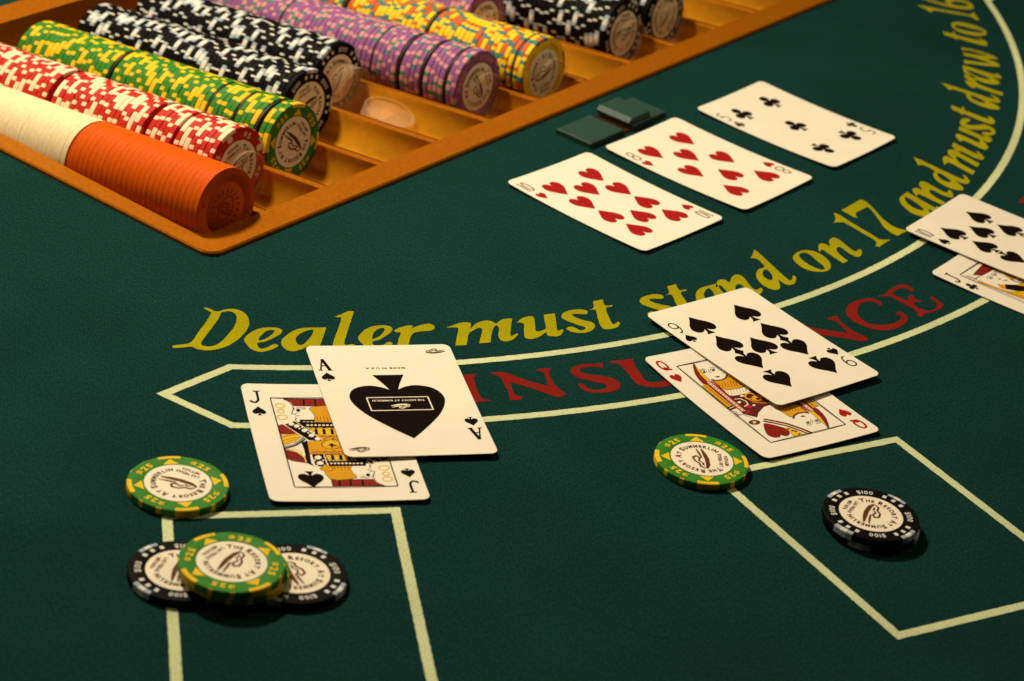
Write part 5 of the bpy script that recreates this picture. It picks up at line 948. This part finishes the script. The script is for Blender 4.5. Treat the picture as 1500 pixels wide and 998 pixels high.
fill_row(1, 'red', ROWS[1][0], UB, [-8.568, -7.91, -7.714], 'red chip with cream edge spots in the tray', 'front red chip of the red tray row, seen through a clear disc', disc=False, group='red chips in the tray')
fill_row(2, 'green', ROWS[2][0], UB, [-8.58, -7.898, -7.716, -7.565], 'green chip with yellow edge spots in the tray', 'front green $25 chip of the tray with its face fully showing', group='green chips in the tray', where='of green chips')
fill_row(3, 'blk', ROWS[3][0], UB, [], 'black chip in the tray row next to the green row', 'front black $100 chip of the tray row next to the green row', group='black chips in the row next to the green chips')
fill_row(4, 'blk', ROWS[4][0], UB, [], 'black chip in the tray row next to the long purple row', 'front black chip behind two clear discs next to the long purple row', group='black chips in the row next to the purple chips')
fill_row(5, 'purple', ROWS[5][0], UB, SEPS + [-7.716, -7.558, -7.397], 'purple chip with pink spots in the long purple row', 'front purple chip of the long purple row behind a clear disc', group='purple chips in the long row', where='of purple chips')
fill_row(6, 'lemon', ROWS[6][0], UB, [-8.484, -7.894, ROWS[6][0] - 0.075], 'yellow chip with orange and teal spots in the tray', 'front yellow chip of the yellow tray row behind a clear disc', group='yellow chips in the tray', where='of yellow chips')
fill_row(7, 'purple', ROWS[7][0], UB, SEPS, 'purple chip in the short purple row behind the yellow chips', 'front purple chip of the short row behind the yellow chips', group='purple chips in the short row', where='of purple chips behind the yellow row')
fill_row(8, 'blk', ROWS[8][0], UB, [], 'black chip in the row right behind the short purple row', 'front black chip behind a clear disc, nearer of the two far black rows', group='black chips in the nearer of the two far black rows')
fill_row(9, 'blk', ROWS[9][0], UB, [], 'black chip in the farthest black tray row', 'front black chip behind a clear disc in the farthest black row', group='black chips in the farthest row')
# embossed crest on the orange face
oc = [o for o in bpy.data.objects if o.get('label', '').startswith('frontmost orange')][0]
emb = []
for k in range(18):
    a = k * 20
    emb.append((0, [(9.5 * math.cos(R(a + d)) * s, 9.5 * math.sin(R(a + d)) * s) for d, s in ((-4, 0.78), (4, 0.78), (3, 1.0), (-3, 1.0))]))
emb += emblem_shapes(0.95, 0, 0)
emb += [(0, q) for q in stroke([(4.5 * math.cos(R(t)), 6.3 * math.sin(R(t))) for t in range(0, 361, 30)], 0.7)]
flat_part('embossed_crest', emb, CH['orangedark'], CT + 0.04, oc)
for q in range(4):
    V, F = text_geo('$1', 2.6, around(14.6, 90 * q + 20), 0.0, 0.1)
    add('embossed_value', flat_geo('embossed_value', V, F, CH['orangedark'], CT + 0.04), oc)

# clear spacers in front of the rows
for row, where in ((1, 'the red row'), (4, 'the black row next to the purple chips'), (5, 'the long purple row'), (6, 'the yellow row'), (7, 'the short purple row'), (8, 'the nearer far black row'), (9, 'the farthest black row')):
    uf = ROWS[row][0] + 0.002
    o = add('clear_spacer', clear_me)
    o.matrix_world = row_matrix(uf, row, 0, -0.054)
    tag(o, 'clear plastic disc capping the front of ' + where, 'clear disc')
    if row == 4:
        o = add('clear_spacer', clear_me)
        o.matrix_world = row_matrix(uf + 0.070, row, 0.4, -0.054)
        tag(o, 'second clear plastic disc, in front of another at the black row beside the purple chips', 'clear disc')
o = add('clear_spacer', clear_me)
o.matrix_world = Matrix.Translation(tw(-7.56, VC0 + DV * 4 - 0.01, zdiv(-7.56) - 0.085)) @ Matrix.Rotation(R(56.2), 4, 'Z') @ Matrix.Rotation(R(14), 4, 'X') @ Matrix.Rotation(R(5), 4, 'Y')
tag(o, 'clear plastic disc lying flat in the empty end of a tray channel', 'clear disc')

# ------------------------------------------------------------------ playing cards
CW, CL, CTK = 63.5, 88.9, 0.32
def rounded(w, h, r, n=6):
    out = []
    for cx, cy, a in ((w / 2 - r, h / 2 - r, 0), (-w / 2 + r, h / 2 - r, 90), (-w / 2 + r, -h / 2 + r, 180), (w / 2 - r, -h / 2 + r, 270)):
        for k in range(n + 1):
            t = R(a + 90 * k / n)
            out.append((cx + r * math.cos(t), cy + r * math.sin(t)))
    return out

def ell(x, y, rx, ry, n=20, a0=0, a1=360):
    return [(x + rx * math.cos(R(a0 + (a1 - a0) * k / n)), y + ry * math.sin(R(a0 + (a1 - a0) * k / n))) for k in range(n + (0 if a1 - a0 >= 360 else 1))]

def heart(s):
    p = [(0, -0.5, True), (-0.18, -0.27), (-0.36, -0.02), (-0.43, 0.2), (-0.36, 0.42), (-0.2, 0.5), (-0.06, 0.42), (0, 0.27, True), (0.06, 0.42), (0.2, 0.5), (0.36, 0.42), (0.43, 0.2), (0.36, -0.02), (0.18, -0.27)]
    return [(0, [(x * s, y * s) for x, y in catmull([(q + (False,))[:3] for q in p], 4)])]
def spade(s):
    p = [(0, 0.5, True), (-0.16, 0.28), (-0.35, 0.06), (-0.42, -0.14), (-0.34, -0.31), (-0.18, -0.34), (-0.05, -0.24), (0, -0.18, True), (0.05, -0.24), (0.18, -0.34), (0.34, -0.31), (0.42, -0.14), (0.35, 0.06), (0.16, 0.28)]
    a = [(x * s, y * s) for x, y in catmull([(q + (False,))[:3] for q in p], 4)]
    b = [(x * s, y * s) for x, y in catmull([(-0.035, -0.1, True), (-0.06, -0.36), (-0.16, -0.5, True), (0.16, -0.5, True), (0.06, -0.36), (0.035, -0.1, True)], 3)]
    return [(0, a), (0, b)]
def club(s):
    sh = [(0, [(x * s, y * s) for x, y in ell(cx, cy, 0.205, 0.205)]) for cx, cy in ((0, 0.28), (-0.24, -0.1), (0.24, -0.1))]
    sh.append((0, [(x * s, y * s) for x, y in ell(0, 0, 0.12, 0.14)]))
    sh.append((0, [(x * s, y * s) for x, y in catmull([(-0.035, 0, True), (-0.06, -0.33), (-0.17, -0.5, True), (0.17, -0.5, True), (0.06, -0.33), (0.035, 0, True)], 3)]))
    return sh
SUIT = {'h': heart, 's': spade, 'c': club}

def index_shapes(v, h=8.4):
    """thin index figures, h mm tall, centred"""
    sh = []
    def st(pts, w=0.5):
        for q in stroke([(x, y) for x, y in pts], w * 1.4):
            sh.append((0, q))
    t = h / 2
    def ring(x, y, rx, ry, w=0.5):
        st(ell(x, y, rx, ry, 24) + [ell(x, y, rx, ry, 24)[0], ell(x, y, rx, ry, 24)[1]], w)
    if v == '10':
        st([(-1.9, -t), (-1.9, t)]); st([(-2.6, t * 0.8), (-1.9, t)], 0.4)
        ring(0.9, 0, 1.35, t - 0.2)
    elif v == '8':
        ring(0, t * 0.47, 1.7, t * 0.47); ring(0, -t * 0.5, 2.1, t * 0.5)
    elif v == '9':
        ring(0, t * 0.42, 2.0, t * 0.54)
        st([(2.0, t * 0.42), (1.9, -t * 0.1), (1.2, -t * 0.65), (0.0, -t * 0.97), (-1.2, -t * 0.9)])
    elif v == '5':
        st([(1.7, t), (-1.3, t), (-1.5, 0.1)]); st([(-1.5, 0.1), (-0.6, 0.75), (0.6, 0.7), (1.6, -0.1), (1.9, -1.4), (1.4, -3.0), (0.2, -t + 0.1), (-1.0, -t + 0.2), (-1.8, -3.2)])
    elif v == 'A':
        st([(0, t), (-2.0, -t)], 0.5); st([(0, t), (2.0, -t)], 1.1); st([(-1.2, -0.9), (1.3, -0.9)], 0.45)
        st([(-2.9, -t), (-1.1, -t)], 0.45); st([(1.0, -t), (3.0, -t)], 0.45)
    elif v == 'J':
        st([(0.9, t), (0.9, -1.6), (0.5, -3.2), (-0.6, -t + 0.1), (-2.0, -t + 0.5), (-2.6, -t + 1.6)], 0.75); st([(-0.6, t), (2.3, t)], 0.5)
    elif v == 'Q':
        ring(0, 0.5, 1.9, t - 0.7, 0.75); st([(-1.2, -1.5), (0.2, -1.4), (1.3, -3.4), (2.4, -3.0)], 0.7); st([(-0.8, -2.4), (0.6, -2.0)], 0.5)
    return sh

def card(key, val, suit, label, lift=1.2, base=0.0, tilt=(0, 0)):
    x, y, a = CARD_POSE[key]
    zz = base + 0.5 + lift * 0.4
    k = 1 - zz / (CAM_H * 1000)
    px, py = x * k, (y + 1050) * k - 1050
    def zf(X, Y):
        return base + CTK + 0.05 + lift * (0.75 * (Y / 44.4) ** 2 + 0.35 * (X / 31.7) ** 2) + tilt[0] * X + tilt[1] * Y
    red = suit in 'h'
    ink = M['pipred'] if red else M['pipblack']
    out = rough_edge(rounded(CW, CL, 3.4), 4.0, 0.0)
    V, T, c = flatten([(0, out)], 6.0)
    n = len(V)
    vs = [(X * MM, Y * MM, zf(X, Y) * MM) for X, Y in V] + [(X * MM, Y * MM, (zf(X, Y) - CTK) * MM) for X, Y in V]
    fs = list(T) + [[i + n for i in f[::-1]] for f in T]
    mi = [0] * len(T) + [0] * len(T)
    bd = {}
    for f in T:
        for i in range(3):
            bd[(f[i], f[(i + 1) % 3])] = 1
    for (i, j) in list(bd):
        if (j, i) not in bd:
            fs.append([j, i, i + n, j + n])
            mi.append(1)
    me = mesh('playing_card', vs, fs, [M['card'], M['cardedge']], mi, smooth=False)
    me.polygons.foreach_set('use_smooth', [i < 2 * len(T) for i in range(len(me.polygons))])
    me.set_sharp_from_angle(angle=R(40))
    o = add('playing_card', me)
    o.location = (px * MM, py * MM, 0)
    o.rotation_euler = (0, 0, a)
    tag(o, label, 'playing card', 'playing cards on the felt')
    def pr(name, shapes, m, dx=0.0, dy=0.0, flip=False, grid=None, dz=0.07):
        s = -1 if flip else 1
        sh = [(cc, [(s * X + dx, s * Y + dy) for X, Y in p]) for cc, p in shapes]
        return add(name, sheet(name, sh, {0: m}, lambda X, Y: zf(X, Y) + dz, grid), o)
    iy, py_ = {'10': (35.2, 24.4), 'J': (34.5, 24.0), 'Q': (35.6, 25.2)}.get(val, (28.8, 19.0))
    for fl in (False, True):
        s = -1 if fl else 1
        pr('index_figure', index_shapes(val, 9.0 if val not in 'QJ' else 8.6), M['maroon'] if red and val != 'Q' else ink, s * -26.6, s * iy, fl)
        pr('index_pip', SUIT[suit](6.8 if suit != 'h' else 6.4), ink, s * -26.6, s * py_, fl)
    lay = {'10': [(-14, 25.6, 0), (14, 25.6, 0), (-14, 7.8, 0), (14, 7.8, 0), (0, 16.7, 0)], '9': [(-14, 26.3, 0), (14, 26.3, 0), (-14, 8.0, 0), (14, 8.0, 0), (0, 0, 2)],
           '8': [(-14, 25.8, 0), (14, 25.8, 0), (-14, 0, 2), (14, 0, 2), (0, 12.9, 0)], '5': [(-13.6, 26.2, 0), (13.6, 26.2, 0), (0, 0, 2)]}.get(val, [])
    size = {'h': 14.0, 's': 16.0, 'c': 13.6}[suit]
    if val == '10' and suit == 's':
        size = 15.0
    for X, Y, once in lay:
        pr('pip', SUIT[suit](size), ink, X, Y, False, 5.0)
        if once != 2:
            pr('pip', SUIT[suit](size), ink, -X, -Y, True, 5.0)
    return o, pr, zf

def court(o, zf, key):
    hw, hh = 20.6, 33.8
    shapes = [(0, [(-hw, -hh), (hw, -hh), (hw, hh), (-hw, hh)])]
    keys = ['void']
    seq = []
    for col, kind, w, s in ART[key]:
        pts = [(q[0], q[1]) for q in parse(s)]
        if kind == 's':
            polys = stroke(pts, w)
        elif kind == 'F':
            polys = [catmull(pts, 3)]
        else:
            polys = [pts]
        for p in polys:
            seq.append((col, p))
        if kind in 'fF' and col != 'black' and len(pts) < 13:
            for q in stroke(polys[0] + polys[0][:1], 0.2):
                seq.append(('black', q))
    cl = []
    for col, p in seq:
        cl.append((col, p))
    rot = [(col, [(-x, -y) for x, y in p]) for col, p in cl]
    full = rot + cl if key != 'qh' else cl + rot
    # paint the half that owns each place: the upper half's drawing above the diagonal, the turned copy below
    V, T, c = flatten([('void', [(-hw, -hh), (hw, -hh), (hw, hh), (-hw, hh)])] + full, 6.0)
    T2, c2 = [], []
    for f, k in zip(T, c):
        mx = sum(V[i][0] for i in f) / 3
        my = sum(V[i][1] for i in f) / 3
        if k == 'void' or abs(mx) > hw or abs(my) > hh:
            continue
        T2.append(f)
        c2.append(k)
    ks = sorted(set(c2))
    me = mesh('court_picture', [(x * MM, y * MM, (zf(x, y) + 0.07) * MM) for x, y in V], T2, [M[k] for k in ks], [ks.index(k) for k in c2])
    add('court_picture', me, o)
    fr = []
    for (x0, y0), (x1, y1) in (((-hw, -hh), (hw, -hh)), ((hw, -hh), (hw, hh)), ((hw, hh), (-hw, hh)), ((-hw, hh), (-hw, -hh))):
        fr += [(0, q) for q in stroke([(x0, y0), (x1, y1)], 0.5)]
    add('picture_frame', sheet('picture_frame', fr, {0: M['black']}, lambda X, Y: zf(X, Y) + 0.11, 5.0), o)

card('10h', '10', 'h', 'ten of hearts, leftmost of the three cards lying beside the tray', 1.5)
card('8h', '8', 'h', 'eight of hearts, middle card of the three beside the green plastic device', 1.7)
card('5c', '5', 'c', 'five of clubs, farthest of the three cards in a row', 1.8)
o, pr, zf = card('js', 'J', 's', 'jack of spades partly covered by the ace of spades', 1.5)
court(o, zf, 'js')
pr('pip', spade(12.3), M['pipblack'], -13.0, -27.8, True, 5.0, 0.10)
pr('pip', spade(12.3), M['pipblack'], 13.0, 27.8, False, 5.0, 0.10)
o, pr, zf = card('qh', 'Q', 'h', 'queen of hearts partly covered by the nine of spades', 1.6)
court(o, zf, 'qh')
o, pr, zf = card('9s', '9', 's', 'nine of spades lying across the queen of hearts', 0.8, 1.75)
o, pr, zf = card('jc', 'J', 'c', 'jack of clubs under the ten of spades at the right edge', 1.4)
court(o, zf, 'jc')
card('10s', '10', 's', 'ten of spades lying over the jack of clubs at the right edge', 0.8, 1.9)
o, pr, zf = card('as', 'A', 's', 'ace of spades with one big black spade, lying across the jack of spades', 0.6, 1.65)
big = catmull([(-0.6, -31.1, True), (-9, -21.5), (-17, -10.5), (-20.8, 0.5), (-18, 8.5), (-11, 11.4), (-4.5, 9.4), (-0.6, 5.2, True), (3.3, 9.4), (9.8, 11.2), (16.8, 8.2), (19.6, 0.3), (15.8, -10.5), (7.8, -21.5)], 5)
stem = catmull([(-2.6, 3.0, True), (-3.0, 9.5), (-7.4, 19.9, True), (6.2, 19.9, True), (1.8, 9.5), (1.4, 3.0, True)], 5)
pr('ace_pip', [(0, big), (0, stem)], M['pipblack'], 0, 0, False, 5.0)
bx = [(-13.6, -8.8), (12.6, -8.8), (12.6, 1.6), (-13.6, 1.6), (-13.6, -8.8)]
pr('ace_box', [(0, q) for i in range(4) for q in stroke(bx[i:i + 2], 0.55)], M['cream'], 0, 0, False, 5.0, 0.11)
pr('ace_emblem', emblem_shapes(0.62), M['cream'], -0.4, -5.6, True, None, 0.11)
def up_text(name, s, size, cx, cy, m, dz, squash=1.0):
    V, F = text_geo(s, size, lambda X, Y: (cx - X, cy - Y), 0.02, 0.14, squash)
    fs = [f if area([V[i] for i in f]) > 0 else f[::-1] for f in F]
    add(name, mesh(name, [(X * MM, Y * MM, (zf(X, Y) + dz) * MM) for X, Y in V], fs, [m]), o)
up_text('ace_lettering', 'THE RESORT AT SUMMERLIN', 1.75, -0.5, -0.3, M['cream'], 0.11, 0.86)
up_text('maker_lettering', 'MADE IN U.S.A.', 1.7, -0.9, 26.0, M['pipblack'], 0.08, 1.35)
pr('corner_emblem', emblem_shapes(0.66), M['ink'], 24.3, 38.9, False)
pr('corner_emblem', emblem_shapes(0.66), M['ink'], -24.8, -39.2, True)

# ------------------------------------------------------------------ the hole-card reading device
dev = empty('card_reader', (0.0344, 0.1990, 0), (0, 0, R(56.2)))
tag(dev, 'low dark green plastic card reader with a raised hood, between tray and cards', 'card reader')
def prism(name, prof_xy, z0, z1, m, parent, bev=0.5):
    """closed outline (mm) raised from z0 to z1 with a small chamfer on top"""
    n = len(prof_xy)
    ins = offset_path(prof_xy, bev if area(prof_xy) > 0 else -bev, True)
    vs = [(x * MM, y * MM, z0 * MM) for x, y in prof_xy] + [(x * MM, y * MM, (z1 - bev) * MM) for x, y in prof_xy] + [(x * MM, y * MM, z1 * MM) for x, y in ins]
    fs = []
    for k in range(2):
        for i in range(n):
            j = (i + 1) % n
            fs.append((k * n + i, k * n + j, (k + 1) * n + j, (k + 1) * n + i))
    fs.append(tuple(range(2 * n, 3 * n)))
    return add(name, mesh(name, vs, fs, [m]), parent)
# local x runs along the tray edge (towards the far end), y towards the tray
prism('base_plate', [(-33, -11), (-4, -11), (-4, 11.5), (-33, 11.5)], 0.05, 3.2, M['device'], dev)
prism('base_plate', [(4, -11), (35, -11), (35, 11.5), (4, 11.5)], 0.05, 3.0, M['device'], dev)
prism('window_floor', [(-4.05, -10.9), (4.05, -10.9), (4.05, 11.4), (-4.05, 11.4)], 0.05, 1.0, M['mirror'], dev, 0.1)
def hood():
    prof = [(2.0, 4.6), (4.6, 6.6), (21.0, 6.6), (22.0, 3.05), (3.0, 3.05)]
    vs = [(x * MM, -9.5 * MM, z * MM) for x, z in prof] + [(x * MM, 11.4 * MM, z * MM) for x, z in prof]
    fs = [(i, (i + 1) % 5, 5 + (i + 1) % 5, 5 + i) for i in range(5)] + [(4, 3, 2, 1, 0), (5, 6, 7, 8, 9)]
    return add('hood', mesh('hood', vs, fs, [M['device']]), dev)
hood()
